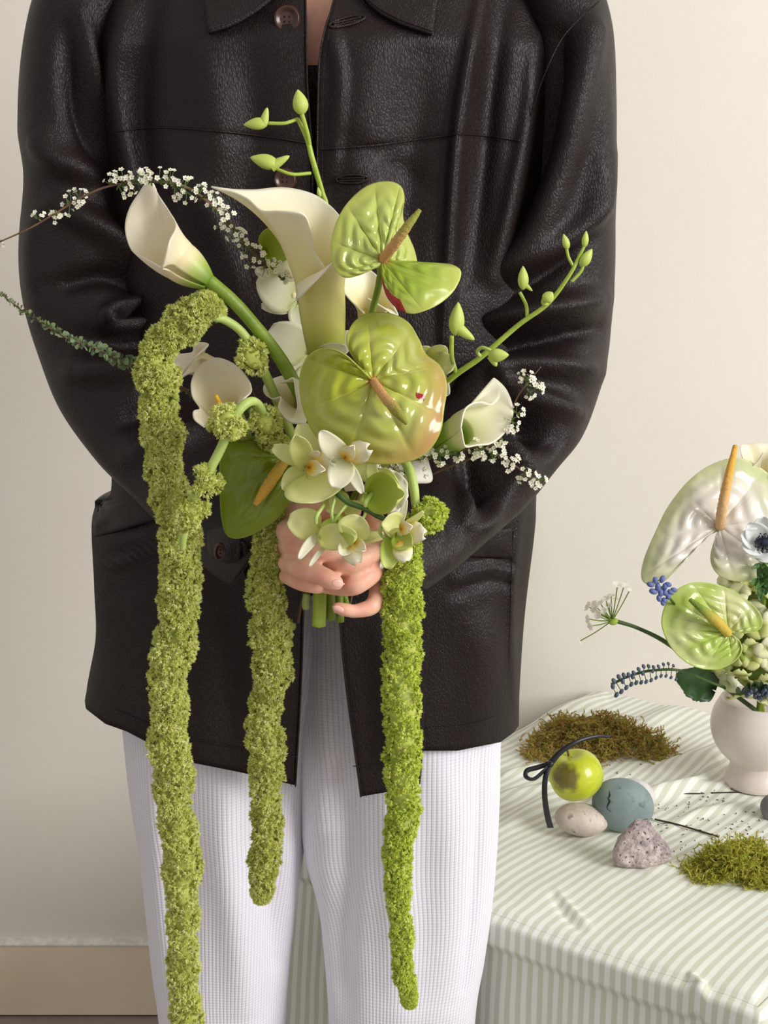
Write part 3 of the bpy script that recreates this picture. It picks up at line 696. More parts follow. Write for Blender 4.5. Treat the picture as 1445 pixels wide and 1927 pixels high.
calla('cream calla lily at right facing sideways with an upturned pointed tip', (830, 836, 1.0), (868, 810, .985), 24, 30,
      [(-90, 868, 806, .952), (-60, 872, 830, .955), (-40, 877, 841, .958), (-10, 895, 838, .965), (25, 925, 834, .975), (50, 950, 814, .985), (80, 965, 785, .995), (105, 963, 758, 1.005), (125, 950, 730, 1.012), (135, 929, 711, 1.01), (142, 940, 730, 1.008), (155, 940, 748, 1.0), (172, 926, 761, .99), (190, 905, 756, .98), (220, 884, 762, .965), (245, 873, 776, .957), (270, 867, 806, .951)],
      [(836, 836, 1.0), (800, 850, 1.02), (700, 900, 1.04), (640, 1000, 1.045), (645, 1150, 1.04)], [18, 12, 9, 8, 8], CALLAG, kt=.2, vt=.5)
calla('cream calla lily half hidden behind the upper anthurium', (700, 640, 1.09), (700, 585, 1.085), 12, 26,
      [(-110, 690, 560, 1.06), (-60, 715, 575, 1.055), (-10, 748, 596, 1.06), (10, 738, 570, 1.07), (50, 722, 535, 1.09), (90, 690, 505, 1.10), (130, 655, 520, 1.09), (165, 640, 535, 1.08), (200, 655, 560, 1.07), (240, 685, 590, 1.06)],
      [(700, 632, 1.09), (690, 720, 1.085), (640, 900, 1.06), (628, 1080, 1.05)], [10, 7, 6, 6], CREAM, kt=.3, stem_mat=STEM_LIGHT)

# ------------------------------------------------------------------ anthuriums
def anth_mat(name, centre, mid, edge, vein, red=None, rough=.16, transl=.12, pale=None, blush=False):
    m, nt, b = newmat(name); u, v, uvv = uvsep(nt)
    nz = noise(nt, 26, 4); vv = math_(nt, 'ADD', v, math_(nt, 'MULTIPLY', math_(nt, 'SUBTRACT', nz, .5), .35))
    c = ramp(nt, vv, [(0, centre), (.12, mid), (.55, mid), (.93, edge), (1, edge)])
    if pale: c = mixc(nt, ramp(nt, noise(nt, 12, 3), [(.42, (0, 0, 0)), (.62, (1, 1, 1))]), c, pale)
    vor = math_(nt, 'ABSOLUTE', math_(nt, 'SINE', math_(nt, 'MULTIPLY', math_(nt, 'ADD', u, math_(nt, 'MULTIPLY', nz, .012)), math.pi * 11)))
    vl = ramp(nt, vor, [(0, (1, 1, 1)), (.13, (0, 0, 0))])
    vl = math_(nt, 'MULTIPLY', vl, ramp(nt, v, [(0, (1, 1, 1)), (.55, (.55, .55, .55)), (.9, (0, 0, 0))]))
    c = mixc(nt, math_(nt, 'MULTIPLY', vl, .85), c, vein)
    if blush:
        du = math_(nt, 'MULTIPLY', math_(nt, 'SUBTRACT', u, .53), 6.0); g = math_(nt, 'SUBTRACT', 1.0, math_(nt, 'MULTIPLY', du, du))
        g = math_(nt, 'MAXIMUM', g, 0.0); g = math_(nt, 'MULTIPLY', g, ramp(nt, vv, [(.62, (0, 0, 0)), (1, (1, 1, 1))]))
        c = mixc(nt, math_(nt, 'MULTIPLY', g, .8), c, srgb(204, 150, 104))
    # thin pale rim
    c = mixc(nt, ramp(nt, v, [(.975, (0, 0, 0)), (.99, (.8, .8, .8))]), c, tuple(min(1, x * 1.25 + .05) for x in edge))
    if red:
        for (u0, u1, v0, v1, rc) in red:
            mu = math_(nt, 'MULTIPLY', math_(nt, 'GREATER_THAN', math_(nt, 'ADD', u, math_(nt, 'MULTIPLY', math_(nt, 'SUBTRACT', nz, .5), .02)), u0), math_(nt, 'LESS_THAN', u, u1))
            mv = math_(nt, 'MULTIPLY', math_(nt, 'GREATER_THAN', math_(nt, 'ADD', v, math_(nt, 'MULTIPLY', math_(nt, 'SUBTRACT', nz, .5), .3)), v0), math_(nt, 'LESS_THAN', v, v1))
            c = mixc(nt, math_(nt, 'MULTIPLY', mu, mv), c, rc)
    nt.links.new(c, b.inputs['Base Color']); b.inputs['Roughness'].default_value = rough; b.inputs['Specular IOR Level'].default_value = .6
    vo = N(nt, 'ShaderNodeTexVoronoi', feature='SMOOTH_F1'); vo.inputs['Scale'].default_value = 95
    tc = N(nt, 'ShaderNodeTexCoord'); nt.links.new(tc.outputs['Object'], vo.inputs['Vector'])
    bump(nt, b, vo.outputs['Distance'], .35, .003)
    if transl: translu(nt, b, transl)
    return m
def heart(name, centre, outline, mat, parent, bulge=.010, quilt=.0022, k=11, nr=46, nu=220, thick=.0012, cdepth=0.0, edge_up=0.0):
    """heart shaped spathe: outline list of (px,py,Y) starting and ending at the notch"""
    c = P(*centre); R = cr([P(*q) for q in outline], nu); d = R - c
    L = np.linalg.norm(d, axis=1); s = np.linspace(0, 1, nu); v = np.linspace(0, 1, nr)
    vd = nrm(c - np.array([0, 0, CAM_H]))
    A = c + v[:, None, None] * d[None]
    dome = bulge * (4 * v * (1 - v))[:, None] * np.ones(nu) * np.clip(L / L.max(), 0, 1)
    vein = np.abs(np.sin(np.pi * k * s))[None, :] ** .55
    pl = quilt * vein * (np.sin(np.pi * v ** .8)[:, None]) ** .8 * np.clip(L / L.max() * 1.3, 0, 1)
    cross = quilt * .35 * np.sin(v[:, None] * 26 + np.sin(s * 40)[None, :] * 1.5) * (np.sin(np.pi * v)[:, None]) * vein
    rim = edge_up * np.clip((v - .85) / .15, 0, 1)[:, None] ** 2 * (1 + .5 * np.sin(s * 37))[None, :]
    A = A - vd * (dome + pl + cross + rim)[..., None]
    uv = np.stack(np.broadcast_arrays(s[None, :], v[:, None]), -1)
    return mk(name, MB().add(*grid(A, uv=uv)), mat, parent, thick=thick)
def spadix(pts, r, mat, parent, Yr):
    V, F, U = tube(PP(pts), np.array(r) * pxm(Yr), 60, 20)
    nn = V - np.repeat(cr(PP(pts), 62), 20, 0)[:len(V)]
    r_ = np.random.default_rng(3); V = V + nn * r_.uniform(-.09, .09, (len(V), 1))
    return mk('spadix', MB().add(V, F, U), mat, parent)
def spadmat(name, a, b_):
    m, nt, b = newmat(name); u, v, uvv = uvsep(nt)
    c = ramp(nt, v, [(.0, a), (.35, a), (.75, b_), (1, b_)])
    c = mixc(nt, math_(nt, 'MULTIPLY', noise(nt, 900, 2), .4), c, tuple(min(1, x * 1.5 + .04) for x in b_))
    nt.links.new(c, b.inputs['Base Color']); b.inputs['Roughness'].default_value = .55
    bump(nt, b, noise(nt, 1300, 1), 1, .0008); return m
AN_G = anth_mat('anthurium_green', srgb(214, 140, 92), srgb(176, 186, 50), srgb(160, 166, 46), srgb(228, 220, 128), [(.556, .569, .60, .71, srgb(156, 26, 28))], pale=srgb(184, 190, 104), blush=True)
AN_G2 = anth_mat('anthurium_pale_green', srgb(206, 150, 96), srgb(188, 202, 108), srgb(180, 190, 88), srgb(226, 226, 150), None, rough=.13)
AN_R = anth_mat('anthurium_red_edge', srgb(200, 150, 110), srgb(150, 176, 50), srgb(186, 198, 92), srgb(190, 204, 96), [(.70, 1.0, .74, 2, srgb(160, 34, 24))], rough=.25)
AN_D = anth_mat('anthurium_deep_green', srgb(150, 146, 40), srgb(120, 136, 22), srgb(126, 146, 26), srgb(142, 158, 44), None, rough=.3)
AN_W = anth_mat('anthurium_white', srgb(226, 226, 196), srgb(238, 232, 222), srgb(206, 212, 160), srgb(222, 212, 196), None, rough=.2)
AN_Y = anth_mat('anthurium_lime', srgb(120, 166, 30), srgb(178, 202, 92), srgb(168, 194, 74), srgb(118, 152, 44), None, rough=.2, pale=srgb(216, 220, 160))
SP_O = spadmat('spadix_orange', srgb(226, 158, 112), srgb(136, 138, 40))
SP_O2 = spadmat('spadix_pink_orange', srgb(232, 190, 150), srgb(236, 172, 60))
SP_Y = spadmat('spadix_lime', srgb(226, 188, 74), srgb(120, 146, 40))
SP_T = spadmat('spadix_amber', srgb(176, 146, 40), srgb(208, 160, 56))

t = thing('anthurium', 'largest anthurium, glossy green heart facing out at the bouquet centre', 'flower', P(610, 1170, 1.03), BOUQ)
heart('spathe', (702, 717, .952), [(697, 712, .951), (676, 694, .945), (655, 672, .944), (628, 657, .95), (600, 657, .958), (576, 676, .965), (564, 715, .968), (570, 765, .962), (588, 810, .955), (622, 846, .948), (668, 866, .942), (720, 873, .938), (770, 868, .938), (806, 848, .940), (828, 812, .944), (835, 770, .952), (840, 725, .962), (828, 690, .97), (800, 666, .975), (788, 640, .98), (768, 608, .985), (735, 591, .985), (695, 590, .98), (665, 608, .972), (653, 638, .962), (662, 668, .957), (682, 694, .954), (699, 711, .951)], AN_G, t, bulge=.010, quilt=.0042, edge_up=.002)
spadix([(702, 716, .950), (722, 745, .930), (745, 772, .918), (765, 797, .912)], [7.5, 9, 9.5, 4], SP_O, t, .93)
mk('stem', MB().add(*tube(PP([(702, 720, .956), (706, 790, 1.0), (690, 880, 1.03), (650, 980, 1.045), (638, 1060, 1.045), (640, 1170, 1.02)]), 8 * pxm(1.0), 40, 10)), STEM, t)
t = thing('anthurium', 'upper anthurium with a pale puckered lobe and a folded green lobe edged in red', 'flower', P(630, 1170, 1.04), BOUQ)
heart('spathe', (719, 490, .975), [(719, 500, .972), (700, 506, .968), (672, 518, .962), (645, 520, .96), (627, 498, .962), (624, 455, .968), (638, 408, .98), (660, 376, .99), (692, 350, 1.0), (727, 342, 1.005), (752, 350, 1.005), (760, 372, 1.0), (757, 405, .995), (766, 440, .998), (778, 468, 1.0), (784, 492, .992)], AN_G2, t, bulge=.008, quilt=.0048, k=9)
heart('spathe_lobe', (719, 490, .974), [(750, 492, .985), (785, 494, .988), (822, 496, .985), (852, 500, .980), (867, 514, .972), (856, 544, .962), (832, 568, .955), (802, 584, .950), (775, 590, .950), (750, 582, .952), (731, 562, .956), (721, 534, .962), (718, 508, .968)], AN_R, t, bulge=.006, quilt=.002, k=5)
spadix([(720, 488, .972), (742, 460, .955), (765, 428, .948), (790, 395, .95)], [9, 9.5, 8.5, 4], SP_O, t, .955)
mk('stem', MB().add(*tube(PP([(719, 492, .978), (712, 540, 1.0), (700, 590, 1.02), (680, 700, 1.04), (650, 900, 1.05), (640, 1060, 1.05), (655, 1155, 1.03)]), 6.5 * pxm(1.0), 50, 10)), STEM, t)
t = thing('anthurium', 'deep green anthurium hanging at lower left, amber spadix in front', 'flower', P(600, 1060, 1.045), BOUQ)
heart('spathe', (540, 862, 1.01), [(543, 872, 1.01), (556, 895, 1.0), (546, 940, .995), (524, 972, .992), (492, 996, .99), (456, 1012, .99), (428, 1008, .992), (417, 975, .995), (414, 925, 1.0), (414, 872, 1.005), (424, 838, 1.01), (448, 824, 1.02), (482, 822, 1.03), (520, 832, 1.03), (538, 850, 1.02)], AN_D, t, bulge=.010, quilt=.0012, k=9)
spadix([(536, 868, .998), (520, 890, .990), (500, 920, .984), (480, 950, .982)], [9, 11, 10, 5], SP_T, t, .99)  # spadix in its own amber colour, lying in front of the spathe
mk('stem', MB().add(*tube(PP([(540, 860, 1.013), (565, 890, 1.03), (595, 960, 1.04), (606, 1060, 1.045), (625, 1155, 1.04)]), 7 * pxm(1.03), 40, 10)), STEM, t)

# ------------------------------------------------------------------ orchids
ORC = petalmat('orchid_yellow_green', [(0, srgb(222, 226, 130)), (.5, srgb(242, 244, 176)), (1, srgb(246, 248, 196))], .5, .42, streak=14)
ORCW = petalmat('orchid_white', [(0, srgb(222, 226, 170)), (.4, srgb(246, 244, 220)), (1, srgb(251, 248, 234))], .5, .38, streak=14)
ORCG = petalmat('orchid_lime', [(0, srgb(168, 188, 48)), (.5, srgb(190, 206, 76)), (1, srgb(220, 230, 140))], .5, .3, streak=14)
LIPM = petalmat('orchid_lip', [(0, srgb(238, 190, 60)), (.25, srgb(248, 226, 120)), (.55, srgb(250, 244, 206)), (1, srgb(252, 248, 232))], .5, .25, streak=10)
BUDM = petalmat('orchid_bud', [(0, srgb(190, 208, 96)), (1, srgb(206, 222, 116))], .5, .15, streak=30)
def orchid_flower(parent, centre, petals, lip=None, cmat=None, name='orchid_flower'):
    c = P(*centre); s = pxm(centre[2])
    f = mk(name, MB().add(*ellipsoid(c, np.array([6 * s, 0, 0]), np.array([0, 6 * s, 0]), np.array([0, 0, 8 * s]), 10, 12)), cmat or LIPM, parent)
    for p in petals:
        kw = p[3] if len(p) > 3 else {}; mt = kw.pop('mat', ORC)
        mk('petal', MB().add(*grid(petal(p[0], p[1], p[2], **kw))), mt, f, thick=.0006)
    for p in (lip or []):
        kw = p[3] if len(p) > 3 else {}
        mk('lip', MB().add(*grid(petal(p[0], p[1], p[2], **kw))), LIPM, f, thick=.0006)
    return f
Yo = .955
t = thing('orchid_spray', 'pale yellow-green orchid spray cascading over the clasped hands', 'flower', P(640, 1050, 1.04), BOUQ)
mk('stem', MB().add(*tube(PP([(632, 1050, 1.045), (625, 940, 1.0), (622, 905, .965), (632, 925, .945), (655, 945, .942), (688, 958, .940), (712, 972, .938), (745, 986, .935)]), np.array([5, 5, 5, 5.5, 5.5, 5, 5, 4]) * pxm(.95), 60, 10)), STEM_DARK, t)
orchid_flower(t, (583, 878, .948), [((580, 875, .95), (568, 798, .96), 42, dict(bend=.15, side=.2)), ((575, 878, .948), (556, 818, .935), 34, dict(bend=.3, cup=.5)), ((572, 885, .95), (536, 925, .945), 42, dict(bend=.2, side=-.2)), ((586, 892, .95), (600, 945, .935), 92, dict(bend=.15, cup=.12, shape=.9)), ((575, 868, .96), (513, 842, .965), 28, dict(bend=.1)), ((595, 885, .955), (640, 895, .95), 46, dict(cup=.3))],
              [((583, 872, .945), (622, 868, .925), 34, dict(cup=-.5, bend=.2)), ((584, 880, .945), (612, 884, .920), 24, dict(cup=.6)), ((580, 868, .95), (600, 850, .94), 16, {})])
orchid_flower(t, (652, 862, .934), [((650, 862, .935), (602, 812, .915), 34, dict(mat=ORCW, side=-.15, shape=.55)), ((650, 866, .932), (630, 918, .925), 40, dict(mat=ORCW, shape=.6)), ((652, 870, .935), (682, 928, .93), 18, dict(mat=ORCW)), ((655, 858, .96), (700, 905, .96), 26, dict(mat=ORC)), ((640, 850, .97), (590, 830, .975), 30, dict(mat=ORC))],
              [((650, 862, .93), (690, 845, .912), 34, dict(cup=-.5, ruf=.1)), ((650, 860, .925), (666, 838, .908), 22, dict(cup=.5))])
orchid_flower(t, (704, 925, .95), [((704, 922, .95), (696, 854, .945), 19, dict(mat=ORC, shape=.6)), ((702, 926, .95), (704, 970, .945), 16, dict(mat=ORCW)), ((698, 928, .948), (762, 930, .93), 62, dict(cup=.6, mat=ORCG, bend=.25)), ((706, 915, .955), (752, 912, .95), 52, dict(cup=.5, bend=.25)), ((702, 925, .962), (768, 922, .962), 64, dict(mat=ORCW, cup=.2, ruf=.12))])
orchid_flower(t, (640, 1006, .945), [((603, 994, .95), (543, 976, .95), 48, dict(cup=.2)), ((600, 1012, .94), (672, 1008, .93), 40, dict(cup=.3)), ((660, 1010, .935), (676, 970, .935), 50, dict(cup=.3, shape=.5)), ((600, 1005, .945), (562, 1052, .93), 15, dict(mat=ORCW, shape=.5, side=.15)), ((612, 1028, .94), (582, 1066, .93), 8, dict(mat=ORCW, side=.1)), ((630, 1020, .94), (668, 1012, .925), 24, dict(mat=ORCG)), ((675, 1012, .94), (722, 1004, .945), 12, dict(bend=.1)), ((675, 1018, .94), (722, 1012, .945), 10, dict(bend=.1)), ((640, 985, .955), (600, 1000, .95), 26, dict(mat=ORCG))],
              [((650, 1020, .938), (672, 1058, .925), 30, dict(cup=-.4, ruf=.1)), ((655, 1024, .935), (640, 1044, .925), 22, dict(ruf=.1)), ((668, 1022, .932), (688, 1036, .922), 20, dict(cup=.5))])
orchid_flower(t, (745, 1010, .935), [((755, 990, .935), (718, 985, .925), 40, dict(cup=.35)), ((748, 1005, .93), (728, 1070, .915), 34, dict(mat=ORCG, side=.15)), ((745, 1008, .925), (775, 1030, .915), 34, dict(mat=ORCG, cup=.4)), ((742, 1015, .94), (716, 1070, .935), 12, dict(mat=ORCW)), ((757, 988, .935), (797, 962, .93), 10, dict(side=.25)), ((752, 990, .935), (765, 940, .93), 10, dict(mat=ORCW)), ((738, 1018, .93), (752, 994, .92), 22, dict())],
              [((758, 998, .925), (797, 1006, .912), 34, dict(cup=-.3, ruf=.12)), ((752, 1018, .92), (764, 1056, .912), 30, dict(cup=-.3, ruf=.12)), ((756, 995, .92), (776, 990, .91), 20, dict(cup=.5))])
orchid_flower(t, (640, 950, .975), [((636, 935, .972), (618, 965, .965), 34, dict()), ((642, 925, .97), (632, 968, .955), 30, dict(mat=ORC)), ((650, 975, .97), (604, 1000, .96), 24, dict(mat=ORCG)), ((645, 960, .97), (685, 950, .965), 22, dict())])
for a, b_, c_ in (((690, 962, .941), (682, 1000, .94), 3), ((632, 930, .945), (628, 990, .94), 3.4), ((655, 945, .943), (622, 1000, .942), 3), ((610, 950, .945), (594, 985, .94), 4), ((735, 984, .936), (728, 1002, .935), 4), ((688, 955, .941), (700, 928, .948), 5), ((720, 985, .937), (722, 1012, .94), 3.5)):
    m_ = tuple((np.array(a) + np.array(b_)) / 2 + np.array([-6, 3, -.004])); mk('flower_stalk', MB().add(*tube(PP([a, m_, b_]), c_ * pxm(.94), 12, 8)), STEM_PALE, t)
# white orchid behind the tall calla
t = thing('orchid_spray', 'white orchid spray behind the tall central calla lily', 'flower', P(615, 1060, 1.06), BOUQ)
mk('stem', MB().add(*tube(PP([(620, 1060, 1.06), (615, 900, 1.08), (585, 760, 1.09), (570, 620, 1.09), (560, 480, 1.10)]), 4 * pxm(1.08), 40, 8)), STEM, t)
orchid_flower(t, (552, 555, 1.085), [((560, 562, 1.085), (487, 520, 1.075), 66, dict(mat=ORCW, shape=.6, cup=.15)), ((560, 572, 1.085), (492, 576, 1.08), 22, dict(mat=ORCW, side=-.2)), ((556, 545, 1.09), (580, 500, 1.09), 44, dict(mat=ORCW)), ((560, 570, 1.085), (568, 625, 1.08), 32, dict(mat=ORCW)), ((500, 515, 1.085), (480, 508, 1.08), 16, dict(mat=ORCW))])
orchid_flower(t, (575, 660, 1.08), [((578, 668, 1.075), (508, 618, 1.07), 62, dict(mat=ORCW, cup=.15, shape=.6)), ((570, 668, 1.08), (578, 730, 1.075), 40, dict(mat=ORCW)), ((560, 690, 1.09), (530, 655, 1.085), 34, dict(mat=ORCW)), ((595, 690, 1.08), (560, 760, 1.07), 46, dict(mat=ORCW)), ((600, 664, 1.02), (652, 652, 1.01), 26, dict(mat=ORCW, roll=.5)), ((625, 668, 1.03), (660, 625, 1.03), 30, dict(mat=ORCW))])
orchid_flower(t, (540, 470, 1.09), [((545, 475, 1.09), (492, 440, 1.08), 44, dict(mat=ORCW)), ((550, 480, 1.08), (500, 492, 1.075), 44, dict(mat=ORC)), ((545, 500, 1.08), (505, 480, 1.07), 40, dict(mat=ORC)), ((560, 500, 1.07), (525, 520, 1.06), 34, dict(mat=ORCW)), ((500, 470, 1.07), (560, 440, 1.06), 50, dict(mat=ORCG, cup=.7))], cmat=BUDM)
# white-green orchid petals behind the big anthurium at right
t = thing('orchid_spray', 'yellow-green orchid peeping out at the upper right edge of the big anthurium, long budded stem', 'flower', P(640, 1060, 1.055), BOUQ)
orchid_flower(t, (812, 675, .995), [((810, 680, .995), (840, 653, .985), 30, dict(shape=.5)), ((805, 672, .995), (788, 655, .99), 26, {}), ((815, 682, .99), (855, 690, .98), 36, dict(ruf=.15)), ((810, 690, .995), (842, 745, .985), 26, dict(mat=ORCW))])
mk('stem', MB().add(*tube(PP([(640, 1060, 1.055), (680, 940, 1.05), (750, 820, 1.02), (838, 722, .99), (905, 672, .98), (975, 612, .975), (1030, 572, .97), (1070, 520, .965), (1092, 478, .965), (1100, 462, .965)]), np.array([5, 5, 5, 5.5, 5, 4.5, 4, 3.5, 3, 2.5]) * pxm(.98), 80, 10)), STEM_LIGHT, t)
def bud(base, tip, w, parent, spur=None, prof=1.0):
    B, T = P(*base), P(*tip); ax, e1, e2 = view_basis(B, T); L = np.linalg.norm(T - B); W = w * pxm(base[2]) / 2
    v = np.linspace(0, 1, 18); r = W * np.sin(np.pi * v ** .85) ** .75 * (1 - .25 * v) + 1e-5; a = np.linspace(0, 2 * np.pi, 18, endpoint=False)
    r = r[:, None] * (1 + .05 * np.cos(3 * a))[None, :]
    A = B + (v * L)[:, None, None] * ax + r[..., None] * (np.cos(a)[None, :, None] * e1 + np.sin(a)[None, :, None] * e2)
    mb = MB().add(*grid(A, cu=True))
    if spur:
        S = P(*spur[0]); E = P(*spur[1]); ax, e1, e2 = view_basis(S, E); L = np.linalg.norm(E - S); W = spur[2] * pxm(base[2]) / 2
        v = np.linspace(0, 1, 12); r = W * (1 - v ** 2.2) ** .5 * (1 - .35 * v) + 1e-5
        A = S + (v * L)[:, None, None] * ax + r[:, None, None] * (np.cos(a)[None, :, None] * e1 + np.sin(a)[None, :, None] * e2)
        mb.add(*grid(A, cu=True))
    return mk('bud', mb, BUDM, parent)
def stalk(pts, r, parent, mat=None): return mk('bud_stalk', MB().add(*tube(PP(pts), r * pxm(pts[0][2]), 18, 8)), mat or STEM_LIGHT, parent)
Y = .975
stalk([(858, 702, .985), (850, 670, .98), (850, 632, .975)], 4.2, t); bud((856, 632, Y), (862, 568, Y), 32, t, ((862, 618, Y), (893, 640, Y), 22))
stalk([(905, 672, .98), (898, 662, .975), (906, 654, .968), (920, 658, .965), (926, 664, .965)], 3.4, t, STEM_PALE); bud((918, 668, .96), (958, 668, .955), 28, t, ((925, 670, .96), (934, 690, .958), 18))
stalk([(992, 600, .975), (990, 575, .975), (978, 550, .975)], 3.2, t); bud((984, 546, Y), (984, 500, Y), 22, t, ((986, 534, Y), (1002, 548, Y), 10))
stalk([(1030, 572, .97), (1022, 570, .965), (1024, 560, .965)], 4, t); bud((1024, 566, .965), (1040, 550, .96), 24, t)
stalk([(1078, 500, .965), (1070, 485, .965), (1066, 468, .965)], 2.8, t); bud((1068, 470, .965), (1060, 440, .965), 15, t)
stalk([(1075, 530, .965), (1092, 512, .965), (1098, 498, .965)], 3, t); bud((1092, 502, .965), (1114, 468, .965), 22, t)
bud((1099, 466, .965), (1103, 434, .965), 14, t)
# upper budded stem
t = thing('orchid_spray', 'upright green orchid stem with three closed buds rising highest in the bouquet', 'flower', P(620, 1060, 1.06), BOUQ)
mk('stem', MB().add(*tube(PP([(620, 1060, 1.06), (630, 800, 1.10), (625, 550, 1.11), (615, 400, 1.10), (606, 362, 1.10), (588, 300, 1.095), (578, 262, 1.095), (560, 224, 1.09)]), np.array([5, 5, 5, 5, 5, 5, 4.5, 3.5]) * pxm(1.1), 60, 10)), STEM_LIGHT, t)
Y = 1.085
stalk([(582, 272, 1.095), (578, 250, 1.09), (568, 215, 1.085)], 4.2, t); bud((568, 217, Y), (560, 168, Y), 31, t)
stalk([(560, 224, 1.09), (535, 232, 1.085), (505, 232, 1.085)], 3.2, t); bud((505, 232, Y), (458, 235, Y), 24, t, ((496, 232, Y), (503, 202, Y), 17))
stalk([(584, 326, 1.095), (550, 328, 1.085), (520, 318, 1.085)], 3.2, t); bud((525, 312, Y), (470, 296, Y), 30, t, ((510, 314, Y), (545, 293, Y), 20))
bud((602, 372, 1.09), (598, 352, 1.09), 9, t)

# ------------------------------------------------------------------ amaranth tassels
def amarmat(name, cs):
    m, nt, b = newmat(name); g = N(nt, 'ShaderNodeNewGeometry')
    c = ramp(nt, g.outputs['Random Per Island'], [(i / (len(cs) - 1), q) for i, q in enumerate(cs)])
    nt.links.new(c, b.inputs['Base Color']); b.inputs['Roughness'].default_value = .75; b.inputs['Specular IOR Level'].default_value = .25
    translu(nt, b, .5); return m
AMA = amarmat('amaranth_floret', [srgb(200, 206, 104), srgb(222, 228, 130), srgb(236, 240, 150), srgb(246, 248, 180), srgb(252, 252, 212)])
AMA2 = amarmat('amaranth_floret_bright', [srgb(194, 212, 82), srgb(216, 230, 102), srgb(230, 240, 120), srgb(242, 248, 146), srgb(250, 252, 180)])
AMC = simple('amaranth_core', srgb(190, 200, 96), srgb(208, 218, 116), 200, .8, transl=.2)
SPK = []
def spikes(c, n, L, w, dirs, rgen):
    """numpy: for K florets build star of 3-sided spikes. c (K,3) n (K,3)"""
    K = len(c); S = dirs
    t = np.cross(n, rgen.normal(size=(K, 3))); t /= np.linalg.norm(t, axis=1)[:, None] + 1e-9; b = np.cross(n, t)
    Vs = []; Fs = []; k = 0
    for s in range(S):
        ph = rgen.uniform(0, 2 * np.pi, K); sp = rgen.uniform(.15, 1.15, K) if s else rgen.uniform(0, .3, K)
        d = n * np.cos(sp)[:, None] + (t * np.cos(ph)[:, None] + b * np.sin(ph)[:, None]) * np.sin(sp)[:, None]
        a1 = np.cross(d, n + .3 * t); a1 /= np.linalg.norm(a1, axis=1)[:, None] + 1e-9; a2 = np.cross(d, a1)
        l = (L * rgen.uniform(.6, 1.15, K))[:, None]; ww = (w * rgen.uniform(.8, 1.2, K))[:, None]
        for q in range(3):
            an = 2 * np.pi * q / 3; Vs.append(c + ww * (a1 * math.cos(an) + a2 * math.sin(an)) + d * l * .12)
        Vs.append(c + d * l)
        base = k + np.arange(K) * 0; i0 = (k + 0) * 1
        idx = np.arange(K)
        v = [(k + q) * K + idx for q in range(4)]
        for q in range(3): Fs.append(np.stack([v[q], v[(q + 1) % 3], v[3]], 1))
        # join the spikes of a floret into one island
        if s: Fs.append(np.stack([v[0], v[1], idx], 1))
        k += 4
    return np.concatenate(Vs), np.concatenate(Fs)
